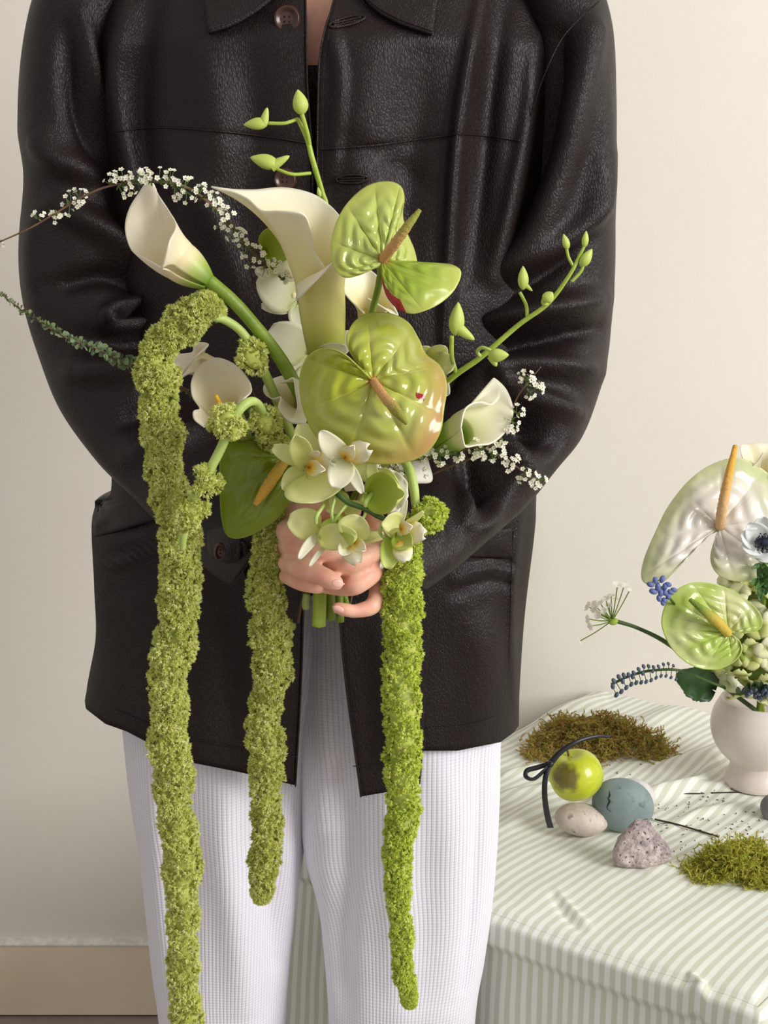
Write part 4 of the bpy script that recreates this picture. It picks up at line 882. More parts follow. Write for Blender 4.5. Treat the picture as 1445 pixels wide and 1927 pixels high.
def tassel(parent, blobs, Y, mat, dens=1.0, seed=0, name='floret_tassel', L=8.5, taper=False):
    """blobs: list (px,py,r[,Y])"""
    r_ = np.random.default_rng(seed); W = np.array([P(b[0], b[1], b[3] if len(b) > 3 else Y) for b in blobs]); rr = np.array([b[2] for b in blobs]) * pxm(Y)
    ln = np.sum(np.linalg.norm(np.diff(W, axis=0), axis=1)); n = max(12, int(ln / .004))
    c = cr(W, n); r = np.maximum(cr(rr, n)[:, 0], rr.min() * .6)
    e = np.minimum(1, np.minimum(np.arange(n) + .6, n - np.arange(n) - .4) * .004 / (r * .9)); r = r * np.sqrt(np.clip(1 - (1 - e) ** 2, .05, 1))
    t, Nn, B = frames(c); ph = r_.uniform(0, 6.28, 8)
    def surf(s, a):
        i = np.clip((s * (n - 1)).astype(int), 0, n - 2); f = (s * (n - 1) - i)[:, None]
        cc = c[i] * (1 - f) + c[i + 1] * f; nn = Nn[i]; bb = B[i]; R = r[i] * (1 - f[:, 0]) + r[i + 1] * f[:, 0]
        l = s * ln / .010
        R = R * (1 + .10 * np.sin(l * 2.1 + 2 * a + ph[0]) + .08 * np.sin(l * 3.7 - 3 * a + ph[1]) + .07 * np.sin(l * 1.1 + a + ph[2]) + .05 * np.sin(5 * a + l * 6 + ph[3]))
        d = nn * np.cos(a)[:, None] + bb * np.sin(a)[:, None]
        return cc, d, R, t[i]
    # core
    sg = 18; S = np.repeat(np.linspace(0, 1, n), sg); a = np.tile(np.linspace(0, 2 * np.pi, sg, endpoint=False), n)
    cc, d, R, _ = surf(S, a); A = (cc + d * (R * .70)[:, None]).reshape(n, sg, 3)
    core = mk(name, MB().add(*grid(A, cu=True)), AMC, parent)
    s_px = pxm(Y); area_ = ln * 2 * np.pi * r.mean(); K = int(area_ / (s_px * 4.9) ** 2 * dens)
    S = np.concatenate([r_.uniform(0, 1, K), 1 - r_.uniform(0, 1, K // 16) ** 2 * .02, r_.uniform(0, 1, K // 16) ** 2 * .02]); a = r_.uniform(0, 2 * np.pi, len(S))
    cc, d, R, tt = surf(S, a)
    endp = np.clip((S - .98) / .02, 0, 1) - np.clip((.02 - S) / .02, 0, 1)
    nn = d + tt * (endp * 1.3)[:, None] + r_.normal(size=d.shape) * .22; nn /= np.linalg.norm(nn, axis=1)[:, None]
    # florets sit in small round knots with dark gaps between them
    nk = max(8, len(S) // 5); pick = r_.permutation(len(S))[:nk]; kc = (cc + d * (R * .88)[:, None])[pick]; kn = nn[pick]
    m9 = 9; kk = np.repeat(np.arange(nk), m9); off = r_.normal(size=(nk * m9, 3)); off /= np.linalg.norm(off, axis=1)[:, None]
    dn = kn[kk] * .9 + off; dn /= np.linalg.norm(dn, axis=1)[:, None]; kr = (5.6 * s_px * r_.uniform(.7, 1.35, nk))[kk][:, None]
    k2 = r_.permutation(len(S))[:len(S) // 2]; p2 = (cc + d * (R * .86)[:, None])[k2]
    kc_ = np.concatenate([kc[kk] + dn * kr, p2]); dn = np.concatenate([dn, nn[k2]])
    V, F = spikes(kc_, dn, L * .85 * s_px, 1.6 * s_px, 6, r_)
    o = mk('floret', MB().add(V, F), mat, core, smooth=False); o['kind'] = 'stuff'
    return core
def am_stem(parent, pts, r, Y=1.0, mat=None, name='stem'):
    return mk(name, MB().add(*tube(PP(pts), np.array(r) * pxm(Y), 60, 10)), mat or STEM_PALE, parent)
t = thing('amaranth', 'longest hanging green amaranth tassel, trailing off the bottom at left', 'flower', P(610, 1150, 1.05), BOUQ)
am_stem(t, [(612, 1150, 1.05), (600, 1000, 1.05), (560, 850, 1.03), (515, 740, 1.01), (480, 665, .995), (455, 625, .99), (425, 603, .985), (398, 596, .98)], [7, 8, 9, 9, 9, 8, 8, 7])
tassel(t, [(462, 652, 18, .995), (474, 668, 22, .99), (486, 688, 18, .995)], .99, AMA, seed=40, name='floret_cluster')
tassel(t, [(408, 568, 20), (385, 582, 28), (350, 606, 33), (322, 628, 26), (303, 650, 26), (292, 688, 32), (298, 716, 36), (300, 745, 27), (300, 775, 33), (305, 815, 36), (308, 850, 28), (309, 880, 29), (316, 915, 31), (330, 955, 38), (342, 990, 34), (342, 1035, 37), (336, 1070, 33), (338, 1105, 38), (340, 1150, 35), (334, 1185, 32), (322, 1230, 43), (318, 1268, 30), (314, 1300, 33), (320, 1340, 31), (318, 1370, 31), (318, 1410, 36), (328, 1450, 34), (325, 1490, 33), (333, 1540, 33), (340, 1590, 33), (342, 1640, 36), (345, 1690, 27), (344, 1740, 27), (344, 1800, 27), (345, 1850, 26), (350, 1900, 28), (352, 1960, 26), (350, 2010, 14)], .985, AMA, seed=1)
t = thing('amaranth', 'amaranth stem looping down at left with fuzzy balls spaced along it', 'flower', P(605, 1150, 1.055), BOUQ)
am_stem(t, [(606, 1150, 1.055), (595, 1000, 1.05), (545, 880, 1.03), (510, 815, 1.005), (494, 775, .975), (482, 757, .965), (465, 758, .955), (445, 778, .95), (430, 810, .95), (415, 845, .95), (397, 880, .95), (380, 915, .95), (362, 940, .95), (352, 975, .95), (345, 1010, .953), (343, 1035, .956)], [6, 7, 8, 8, 8, 8, 9, 9, 9, 9, 9, 9, 9, 9, 8, 6], .96)
for k, bl in enumerate(([(448, 785, 24), (428, 798, 33), (420, 815, 28)], [(402, 895, 20), (388, 907, 30), (372, 905, 24)], [(345, 955, 22), (362, 972, 32), (372, 982, 25)], [(490, 778, 20, .985), (500, 795, 25, .98), (504, 812, 20, .99)], [(500, 830, 22, 1.01), (525, 850, 26, 1.02), (545, 845, 20, 1.02)])):
    tassel(t, bl, .945 if k < 3 else .985, AMA, seed=50 + k, name='floret_cluster')
t = thing('amaranth', 'shorter hanging amaranth tassel in the middle, below the deep green anthurium', 'flower', P(600, 1050, 1.06), BOUQ)
am_stem(t, [(602, 1150, 1.06), (595, 1040, 1.06), (575, 960, 1.055), (545, 935, 1.045), (525, 950, 1.03), (515, 985, 1.022)], [5, 6, 7, 7, 7, 6])
tassel(t, [(528, 955, 18), (520, 985, 26), (508, 1025, 32), (505, 1060, 27), (500, 1090, 32), (503, 1130, 31), (508, 1165, 31), (510, 1195, 39), (514, 1235, 34), (514, 1270, 32), (503, 1300, 24), (500, 1335, 26), (497, 1370, 30), (503, 1410, 33), (500, 1450, 29), (501, 1490, 26), (502, 1530, 27), (502, 1570, 26), (498, 1610, 27), (497, 1645, 23), (493, 1675, 16), (492, 1690, 9)], 1.02, AMA, seed=2)
t = thing('amaranth', 'straight amaranth tassel hanging at right to a thin tip, round ball beside its top', 'flower', P(640, 1060, 1.06), BOUQ)
am_stem(t, [(642, 1150, 1.06), (650, 1000, 1.05), (700, 900, 1.02), (748, 862, .985), (768, 880, .97), (778, 915, .965), (782, 950, .965)], [6, 7, 8, 9, 9, 9, 8], mat=STEM_PALE)
tassel(t, [(794, 952, 27), (805, 972, 34), (812, 990, 27)], .96, AMA2, seed=61, name='floret_cluster')
tassel(t, [(775, 1000, 16), (766, 1020, 24), (757, 1050, 32), (755, 1090, 34), (757, 1130, 36), (756, 1180, 34), (756, 1240, 34), (756, 1300, 34), (757, 1360, 33), (758, 1420, 32), (758, 1470, 31), (760, 1515, 28), (756, 1550, 28), (752, 1580, 24), (746, 1610, 24), (748, 1650, 23), (752, 1700, 18), (756, 1750, 17), (756, 1800, 16), (762, 1840, 15), (768, 1868, 11), (771, 1888, 6)], .985, AMA2, seed=3, L=8)

# ------------------------------------------------------------------ spirea branches
BLO = simple('blossom_white', srgb(244, 240, 222), srgb(252, 250, 240), 300, .6, transl=.25)
LEAFS = simple('small_leaf', srgb(88, 114, 52), srgb(120, 144, 78), 200, .6, transl=.15)
LEAFG = simple('grey_leaf', srgb(104, 122, 84), srgb(130, 146, 104), 200, .6, transl=.15)
def floret_mesh(mb, c, nrmv, r, rg, petals=5):
    n = nrm(nrmv); t = nrm(np.cross(n, rg.normal(size=3))); b = np.cross(n, t); V = [c + n * r * .05]; F = []
    a0 = rg.uniform(0, 6)
    for k in range(petals):
        a = a0 + 2 * np.pi * k / petals; d = t * math.cos(a) + b * math.sin(a); e = -t * math.sin(a) + b * math.cos(a); i = len(V)
        V += [c + d * r * .55 + e * r * .42 + n * r * .25, c + d * r * 1.0 + e * r * .26 + n * r * .32, c + d * r * 1.0 - e * r * .26 + n * r * .32, c + d * r * .55 - e * r * .42 + n * r * .25]
        F += [(0, i + 3, i + 2), (0, i + 2, i + 1), (0, i + 1, i)]
    mb.add(V, F)
CEN = simple('blossom_centre', srgb(176, 176, 84), None, rough=.7)
def blossom_cluster(parent, p, up, s, rg, nf=7, r=5.0, spread=13, leaf=True):
    spread = spread * 1.4; r = r * .95; nf = nf - 1
    fm = MB(); sm_ = MB(); lm = MB(); cm = MB(); c = P(*p) if not isinstance(p, np.ndarray) else p
    for k in range(nf):
        d = nrm(nrm(up) + rg.normal(size=3) * .75 + np.array([0, -.35, 0])); L = spread * s * rg.uniform(.6, 1.1); q = c + d * L
        floret_mesh(fm, q, nrm(d + np.array([0, -.7, .2])), r * s * rg.uniform(.8, 1.15), rg)
        cm.add(*ellipsoid(q + np.array([0, -.6, .1]) * s, np.array([1.3 * s, 0, 0]), np.array([0, 1.3 * s, 0]), np.array([0, 0, 1.3 * s]), 4, 5))
        sm_.add(*tube(np.array([c, (c + q) / 2 + rg.normal(size=3) * s, q]), .6 * s, 4, 4))
    if leaf:
        for k in range(4):
            d = nrm(nrm(up) * .4 + rg.normal(size=3)); e = nrm(np.cross(d, rg.normal(size=3))); L = rg.uniform(7, 12) * s
            lm.add([c, c + d * L * .5 + e * L * .22, c + d * L, c + d * L * .5 - e * L * .22], [(0, 1, 2, 3)])
    f = mk('blossom_cluster', fm, BLO, parent, smooth=False)
    mk('blossom_centre', cm, CEN, f); mk('pedicel', sm_, LEAFS, f)
    if leaf: mk('leaf', lm, LEAFS, f, smooth=False)
    return f
def branch(label, pts, r, spots, seed, Y, nf=7, leafy=None, fs=5.0, spread=13, cat='flower'):
    t = thing('spirea_branch', label, 'branch', P(*pts[-1]), BOUQ); rg = np.random.default_rng(seed); s = pxm(Y)
    mk('twig', MB().add(*tube(PP(pts), np.array(r) * s, 70, 7)), TWIG, t)
    for sp in spots:
        up = np.array([math.cos(math.radians(sp[2])), -.25, math.sin(math.radians(sp[2]))])
        blossom_cluster(t, (sp[0], sp[1], sp[3] if len(sp) > 3 else Y), up, s * (sp[4] if len(sp) > 4 else 1), rg, nf, fs, spread)
    return t
branch('long arching white-blossomed twig reaching past the left sleeve at the top left', [(-25, 468, .97), (0, 455, .97), (55, 430, .97), (110, 398, .975), (160, 368, .98), (215, 348, .985), (290, 342, .99), (350, 352, 1.0), (400, 388, 1.02), (440, 430, 1.04), (480, 480, 1.06), (535, 530, 1.11), (590, 640, 1.12), (605, 900, 1.07), (560, 1172, 1.04)], [1.2, 1.4, 1.6, 1.8, 2, 2.2, 2.4, 2.6, 3, 3, 3, 3, 3, 3, 3],
       [(2, 452, -60, .97, .5), (72, 412, 60, .97, .8), (95, 402, 20), (105, 400, -60, .975, .8), (132, 385, 100), (148, 375, 60), (145, 378, -40, .975, .9), (210, 348, 110), (222, 350, -70), (240, 345, -50), (232, 345, 60), (258, 343, 100), (258, 343, 50), (275, 342, 80), (285, 342, 100, .985, 1.1), (300, 344, 60, .985), (318, 346, 90), (330, 350, 40), (328, 350, -60), (345, 356, 60), (350, 360, -80), (372, 366, 60), (380, 372, 20), (402, 388, 60), (412, 400, 0), (420, 408, 60), (430, 424, 180, 1.03), (440, 436, -120, 1.03), (448, 445, 80, 1.03), (462, 460, 180, 1.04), (470, 468, 40, 1.04), (478, 484, -110, 1.045), (492, 492, 70, 1.045), (500, 500, -100, 1.045), (510, 505, 30, 1.045), (523, 520, 20, 1.05), (535, 526, 80, 1.05, .8)], 21, .985, spread=17)
# green leafy branch at left
def leaf_sprig(label, pts, r, n, seed, Y, size=9, mat=None, bare=.0, bl=None):
    t = thing('spirea_branch', label, 'branch', P(*pts[-1]), BOUQ); rg = np.random.default_rng(seed); s = pxm(Y)
    mk('twig', MB().add(*tube(PP(pts), np.array(r) * s, 60, 7)), TWIG, t)
    c = cr(PP(pts), 200); lim = int(200 * bl) if bl else 200
    for k in range(n):
        i = int(k / n * lim); mb = MB(); L0 = size * (.55 + .8 * k / n)
        for q in range(7):
            d = nrm(rg.normal(size=3) + np.array([0, -.2, .2])); e = nrm(np.cross(d, rg.normal(size=3))); L = L0 * rg.uniform(.6, 1.2) * s; b0 = c[i] + rg.normal(size=3) * s
            mb.add([b0, b0 + d * L * .45 + e * L * .28, b0 + d * L * .9 + e * L * .3, b0 + d * L, b0 + d * L * .9 - e * L * .3, b0 + d * L * .45 - e * L * .28], [(0, 1, 2, 3), (0, 3, 4, 5)])
        mk('leaf_tuft', mb, mat or LEAFG, t, smooth=False)
    return t
leaf_sprig('leafy green twig without blossoms crossing the left sleeve below the long arching twig', [(2, 553, .97), (40, 583, .975), (85, 612, .975), (130, 638, .98), (180, 655, .985), (225, 678, .99), (262, 690, 1.0), (350, 735, 1.02), (480, 850, 1.05), (600, 1000, 1.06), (577, 1140, 1.045)], [1, 1.2, 1.6, 1.8, 2, 2.2, 2.4, 3, 3, 3, 3], 44, 5, .98, 13, bl=.60)
branch('short twig of white blossoms curving down at right onto the leather sleeve', [(1022, 915, .985), (985, 888, .985), (940, 858, .99), (900, 842, .995), (860, 850, 1.0), (800, 865, 1.01), (720, 900, 1.03), (660, 980, 1.05), (650, 1160, 1.05)], [1.5, 2, 2, 2, 2.2, 2.4, 2.6, 3, 3],
       [(1008, 905, -20), (1000, 900, -90), (990, 893, 60), (985, 890, -110), (965, 872, 50), (955, 868, -60, .985, 1.1), (940, 858, 60), (925, 850, -80), (905, 845, -100, .985, 1.1), (895, 845, 80), (862, 850, -90), (850, 852, -40), (840, 855, 90), (825, 858, -80), (812, 862, 90), (800, 862, 120), (785, 870, 60, 1.0), (765, 880, 100, 1.0), (750, 885, 30, 1.0), (735, 890, 100, 1.0), (790, 890, -60, 1.0), (770, 895, 30, 1.0)], 22, .985, nf=8)
branch('upright twig of white blossoms rising beside the right-hand calla lily', [(1018, 690, 1.0), (1000, 712, 1.0), (975, 745, 1.0), (955, 790, 1.0), (930, 825, 1.0), (890, 860, 1.0), (800, 900, 1.02), (700, 980, 1.04), (655, 1150, 1.055)], [1, 1.2, 1.4, 1.6, 2, 2, 2.4, 2.6, 2.6],
       [(990, 718, 60, .995, 1.1), (1002, 728, 0, .995, 1.2), (995, 738, -60, .995, .9), (985, 712, 120, .995, .7), (972, 778, 40), (962, 792, 20), (955, 802, -30), (945, 812, 0), (940, 822, -60), (925, 832, -60), (910, 842, -90), (885, 852, -60)], 23, .99, nf=7)
branch('sprig of tiny white flowers tucked under the big anthurium above the hands', [(700, 870, .985), (690, 900, .99), (670, 940, 1.01), (650, 1000, 1.04), (645, 1150, 1.06)], [1.5, 2, 2, 2.5, 2.5],
       [(700, 880, 60, .975), (690, 890, 150, .975), (712, 895, 0, .975), (684, 905, 200, .98), (705, 910, -30, .975), (735, 885, 60, .98), (745, 905, -20, .98), (670, 900, 120, .98), (760, 890, 20, .985)], 24, .975, nf=8, fs=4)
leaf_sprig('dark leafy twig showing behind the mid left calla lily', [(335, 730, 1.05), (365, 745, 1.05), (420, 780, 1.055), (480, 760, 1.06), (470, 740, 1.055), (520, 900, 1.06), (600, 1080, 1.06)], [1.5] * 7, 14, 9, 1.05, 11, mat=LEAFS, bl=.5)
# pale ribbon wrapped round the stems
RIB = simple('white_ribbon', srgb(240, 238, 226), srgb(248, 246, 238), 40, .5, transl=.2)
rb_ = thing('ribbon', 'white ribbon folded among the stems behind the flowers at right', 'ribbon', P(760, 950, 1.02))
A = sheet([[(742, 880, 1.0), (775, 868, .995), (806, 866, 1.0)], [(740, 905, 1.0), (772, 900, .99), (812, 906, .998)], [(735, 930, 1.0), (752, 925, .99), (770, 912, .995)], [(728, 975, 1.0), (742, 975, .99), (758, 950, 1.0)], [(715, 1010, 1.01), (728, 1012, 1.0), (742, 1000, 1.01)]], n=30, m=20)
mk('ribbon_loop', MB().add(*grid(A)), RIB, rb_, thick=.0006)
A = sheet([[(640, 900, 1.005), (680, 895, 1.0), (720, 880, 1.005)], [(650, 925, 1.005), (690, 920, .995), (728, 900, 1.005)]], n=14, m=16)
mk('ribbon_loop', MB().add(*grid(A)), RIB, rb_, thick=.0006)
# cut twig and pale stem end showing under the hands
am_stem(bpy.data.objects['amaranth'], [(577, 1118, 1.03), (575, 1135, 1.03), (576, 1146, 1.03)], [7, 7.5, 6.5], 1.03, STEM_PALE, 'stem_end')

# ================================================================== table
A0, B0, C0 = onz(545, 1583, ZT), onz(1425, 1893, ZT), onz(1130, 1298, ZT)
e1 = nrm(B0 - A0); e2 = C0 - A0; e2 = nrm(e2 - e1 * 0.0); LAB = np.linalg.norm(B0 - A0); LAC = np.linalg.norm(C0 - A0)
print('TABLE', A0, B0, C0, 'len', LAB, LAC, 'cos', float(e1 @ e2))
TCF = [([(560, 1640), (700, 1600), (900, 1560)], 20, .001)]
CLF = [([(1180, 1500), (1290, 1490), (1345, 1440)], 10, .0035), ([(940, 1500), (1040, 1480), (1110, 1400)], 9, .0030), ([(1240, 1450), (1330, 1425), (1440, 1400)], 12, .003), ([(950, 1460), (1010, 1450), (1060, 1440)], 6, .0028), ([(1110, 1550), (1240, 1500), (1400, 1475)], 8, .0025), ([(1040, 1690), (1070, 1730), (1095, 1750)], 8, -.0012), ([(1050, 1680), (1085, 1722), (1110, 1742)], 6, .0010),
       ([(1180, 1380), (1260, 1350), (1340, 1345)], 16, .003), ([(1010, 1370), (1060, 1340), (1130, 1320)], 12, .003), ([(940, 1560), (1010, 1520), (1050, 1500)], 14, .0025), ([(1220, 1640), (1320, 1625), (1445, 1600)], 8, .0015), ([(1250, 1560), (1330, 1530), (1420, 1520)], 8, .002), ([(1300, 1840), (1330, 1870), (1310, 1900)], 6, .003)]
uu = np.linspace(0, LAB, 300); ww = np.linspace(0, LAC, 260)
top = A0 + uu[None, :, None] * e1 + ww[:, None, None] * e2
px, py = proj(top)
top[..., 2] += fold_field(px, py, CLF) * 2.0 + snoise(top, 3.5, 5, 3) * .0026 + .0012
bed = np.minimum(np.minimum(uu, LAB - uu)[None, :], np.minimum(ww, LAC - ww)[:, None]); top[..., 2] -= .004 * np.exp(-(bed / .006) ** 2)
cl = MB()
cl.add(*grid(top, uv=np.stack(np.broadcast_arrays(uu[None, :] + .006 * np.sin(ww[:, None] * 14), ww[:, None]), -1)))
def drop(edge_pts, outward, u, seed, amp=.012):
    nz = 90; z = np.concatenate([np.linspace(0, .05, 24), np.linspace(.05, ZT - .012, nz)[1:]])
    A = np.zeros((len(z), len(u), 3)); r = np.random.default_rng(seed); ph = r.uniform(0, 6.28, 5)
    for k, d in enumerate(z):
        f = min(1, d / .4)
        push = .004 + .004 * np.exp(-((d - .018) / .018) ** 2) - .004 * np.exp(-((d - .052) / .010) ** 2) if d < .09 else .004
        push *= min(1, d / .004)
        w = amp * f * (np.sin(u * 22 + ph[0]) + .6 * np.sin(u * 41 + ph[1]) + .3 * np.sin(u * 75 + ph[2])) + .03 * f
        if seed == 2: w = w * (1 - u / u[-1])
        A[k] = edge_pts + outward * (push + w)[:, None] if np.ndim(w) else edge_pts
        A[k, :, 2] = edge_pts[:, 2] - d
    return A, np.stack(np.broadcast_arrays(u[None, :], z[:, None]), -1)
o1 = nrm(np.cross(e1, [0, 0, 1.])); 
if o1 @ e2 > 0: o1 = -o1
o2 = nrm(np.cross(e2, [0, 0, 1.]));
if o2 @ e1 > 0: o2 = -o2
def skirt():
    lft = top[::-1, 0]; frt = top[0, 1:]; rgt = top[1:, -1]; E = np.concatenate([lft, frt, rgt]); nL, nF, nR = len(lft), len(frt), len(rgt)
    s_ = np.concatenate([[0], np.cumsum(np.linalg.norm(np.diff(E[:, :2], axis=0), axis=1))]); sA, sB = s_[nL - 1], s_[nL + nF - 1]
    o3 = -o2; out = np.concatenate([np.repeat(o2[None], nL, 0), np.repeat(o1[None], nF, 0), np.repeat(o3[None], nR, 0)])
    for sc, oa, ob in ((sA, o2, o1), (sB, o1, o3)):
        f = np.clip((s_ - sc) / .012 * .5 + .5, 0, 1); m = np.abs(s_ - sc) < .012; w_ = (3 * f ** 2 - 2 * f ** 3)[:, None]
        mix = oa * (1 - w_) + ob * w_; mix /= np.linalg.norm(mix, axis=1)[:, None]; out[m] = mix[m]
    z = np.concatenate([np.linspace(0, .004, 5), np.linspace(.006, .06, 26), np.linspace(.065, ZT - .012, 80)])
    A = np.zeros((len(z), len(E), 3)); uv = np.zeros((len(z), len(E), 2)); r = np.random.default_rng(1); ph = r.uniform(0, 6.28, 5)
    fade = np.clip(s_ / sA, 0, 1); cA = np.exp(-((s_ - sA) / .05) ** 2); cB = np.exp(-((s_ - sB) / .05) ** 2)
    for k, dd in enumerate(z):
        f = min(1, dd / .4)
        push = .0065 * min(1, (dd / .006)) ** .5 - .0075 * np.clip((dd - .028) / .010, 0, 1) + .0015
        wv = .010 * f * (np.sin(s_ * 24 + ph[0]) + .6 * np.sin(s_ * 43 + ph[1]) + .3 * np.sin(s_ * 80 + ph[2])) * fade + .012 * f * fade + .04 * f * (cA + cB)
        A[k] = E + out * (push * min(1, dd / .003) + np.maximum(wv, 0))[:, None]; A[k, :, 2] = E[:, 2] - dd
        u = np.where(s_ < sA, -dd, np.where(s_ < sB, s_ - sA, LAB + dd)); uv[k, :, 0] = u; uv[k, :, 1] = s_
    return A, uv
A, uv = skirt(); cl.add(*grid(A, uv=uv))
A, uv = drop(top[-1], -o1 * 0.0, uu, 4, 0); cl.add(*grid(A, uv=uv))
tc_ = mk('tablecloth', cl, CLOTH, None, thick=.0008, thick_off=-1)
tag(tc_, 'cream and grey striped cotton cloth draped over a low table', 'tablecloth')
def table_y(px, py): return float(onz(px, py, ZT)[1])
def rest(px, py, dz=.002): return onz(px, py, ZT + dz)

# vase ------------------------------------------------------------
CER = simple('glazed_ceramic', srgb(226, 216, 208), srgb(216, 204, 196), 14, .32, .0004, 60, spec=.5)
vb = rest(1420, 1474, .003); Yv = vb[1]; sv = pxm(Yv)
vt_ = thing('vase', 'off-white footed ceramic vase holding the table arrangement', 'vase', vb)
prof = [(0, 0), (52, 0), (59, 3), (60, 10), (57, 20), (52, 32), (50, 42), (51, 48), (60, 56), (75, 72), (86, 92), (92, 114), (92, 134), (87, 154), (80, 168), (76, 176), (73, 178), (69, 175), (69, 165), (62, 150), (0, 140)]
pr = cr(prof, 90); a = np.linspace(0, 2 * np.pi, 90, endpoint=False)
A = vb + np.stack([pr[:, 0, None] * np.cos(a), pr[:, 0, None] * np.sin(a), np.repeat(pr[:, 1, None], 90, 1)], -1) * sv
mk('vase_body', MB().add(*grid(A, cu=True)), CER, vt_)
VG = 'flowers of the table arrangement'
VC = vb + np.array([0, 0, 168 * sv])
def to_vase(mat, parent, start, r, mid=None, dx=0):
    p = [start] + ([mid] if mid is not None else []) + [VC + np.array([dx * sv, 0, 10 * sv]), VC + np.array([dx * .5 * sv, 0, -70 * sv])]
    return mk('stem', MB().add(*tube(np.array(p), r * sv, 30, 8)), mat, parent)
t = thing('anthurium', 'large white anthurium with a long orange spadix in the vase', 'flower', VC, VG)
Ya = Yv - .04
heart('spathe', (1353, 990, Ya), [(1351, 998, Ya), (1340, 1004, Ya), (1312, 1018, Ya), (1290, 1040, Ya - .012), (1268, 1074, Ya - .02), (1248, 1094, Ya - .02), (1222, 1100, Ya - .02), (1207, 1088, Ya - .02), (1212, 1052, Ya - .01), (1232, 1004, Ya), (1258, 952, Ya + .01), (1296, 905, Ya + .02), (1340, 874, Ya + .03), (1388, 862, Ya + .03), (1430, 880, Ya + .03), (1470, 920, Ya + .02), (1490, 980, Ya + .01), (1478, 1040, Ya), (1445, 1082, Ya - .02), (1400, 1094, Ya - .03), (1362, 1088, Ya - .03), (1341, 1068, Ya - .025), (1338, 1040, Ya - .015), (1350, 1008, Ya - .005)], AN_W, t, bulge=.012, quilt=.0045, k=13)
spadix([(1354, 992, Ya - .006), (1360, 950, Ya - .025), (1370, 900, Ya - .03), (1384, 838, Ya - .02)], [9, 9.5, 8, 4.5], SP_O2, t, Ya)
to_vase(STEM, t, P(1354, 992, Ya), 6, P(1370, 1100, Yv - .01))
t = thing('anthurium', 'lime green anthurium with a yellow spadix low in the vase', 'flower', VC, VG)
Yb = Yv - .085
heart('spathe', (1370, 1190, Yb), [(1373, 1190, Yb), (1395, 1190, Yb), (1422, 1188, Yb), (1434, 1176, Yb), (1428, 1152, Yb), (1400, 1125, Yb + .005), (1362, 1104, Yb + .01), (1318, 1096, Yb + .01), (1284, 1103, Yb + .005), (1258, 1126, Yb), (1245, 1165, Yb - .005), (1252, 1200, Yb - .01), (1272, 1230, Yb - .012), (1304, 1253, Yb - .015), (1344, 1260, Yb - .015), (1378, 1248, Yb - .015), (1395, 1226, Yb - .012), (1391, 1206, Yb - .008), (1376, 1194, Yb)], AN_Y, t, bulge=.008, quilt=.004, k=12, edge_up=.003)
spadix([(1370, 1192, Yb - .006), (1350, 1170, Yb - .022), (1325, 1150, Yb - .028), (1298, 1128, Yb - .02)], [8.5, 9.5, 8, 4], SP_Y, t, Yb)
to_vase(STEM, t, P(1372, 1192, Yb), 5)
# cream calla behind
t = thing('calla_lily', 'white calla lily at the top right edge, rising above the white anthurium', 'flower', VC, VG)
Yc_ = Yv + .03
funnel('spathe', (1452, 1010, Yc_), (1440, 930, Yc_ - .01), 10, 26, [(-140, 1422, 905, Yc_ - .05), (-100, 1440, 935, Yc_ - .05), (-60, 1458, 890, Yc_ - .05), (0, 1470, 850, Yc_), (40, 1450, 836, Yc_ + .02), (70, 1425, 834, Yc_ + .02), (95, 1400, 836, Yc_ + .02), (130, 1393, 842, Yc_), (160, 1398, 862, Yc_ - .02), (190, 1410, 880, Yc_ - .04), (215, 1425, 868, Yc_ - .045), (240, 1436, 850, Yc_ - .05)], CREAM, t, kt=.25)
to_vase(STEM, t, P(1452, 1005, Yc_), 6, P(1450, 1150, Yv))
# anemone
t = thing('anemone', 'white anemone with a black centre at the right edge', 'flower', VC, VG)
Ym = Yv - .075; ANE = petalmat('anemone_white', [(0, srgb(214, 224, 200)), (.4, srgb(240, 244, 244)), (1, srgb(246, 248, 250))], .6, .25)
BLK = simple('anemone_centre', srgb(18, 22, 40), srgb(34, 42, 66), 300, .8)
for q in ((1394, 1004, 34), (1408, 985, 36), (1436, 972, 40), (1468, 985, 40), (1478, 1020, 42), (1455, 1055, 44), (1420, 1050, 44), (1396, 1030, 36)):
    mk('petal', MB().add(*grid(petal((1436, 1020, Ym), (q[0], q[1], Ym - .008), q[2], cup=.3))), ANE, t, thick=.0006)
cm = MB().add(*ellipsoid(P(1438, 1020, Ym - .008), np.array([10 * sv, 0, 0]), np.array([0, 7 * sv, 0]), np.array([0, 0, 9 * sv]), 10, 12))
rg = np.random.default_rng(8)
for k in range(70):
    a_ = rg.uniform(0, 6.28); R_ = rg.uniform(11, 19) * sv; c0 = P(1438, 1020, Ym - .008); q = c0 + np.array([math.cos(a_) * R_, -rg.uniform(2, 7) * sv, math.sin(a_) * R_])
    cm.add(*tube(np.array([c0, (c0 + q) / 2 + [0, -2 * sv, 0], q]), .5 * sv, 4, 4)); cm.add(*ellipsoid(q, np.array([1.6 * sv, 0, 0]), np.array([0, 1.6 * sv, 0]), np.array([0, 0, 1.6 * sv]), 4, 6))
mk('flower_centre', cm, BLK, t); to_vase(STEM, t, P(1440, 1025, Ym + .004), 4, P(1438, 1110, Yv - .05))
DKG = simple('leaf_dark_green', srgb(36, 62, 28), srgb(50, 82, 38), 60, .4, .0006, 200, transl=.08)
MDG = simple('leaf_mid_green', srgb(66, 104, 48), srgb(90, 130, 66), 60, .5, .0005, 200, transl=.1)
rg = np.random.default_rng(18)
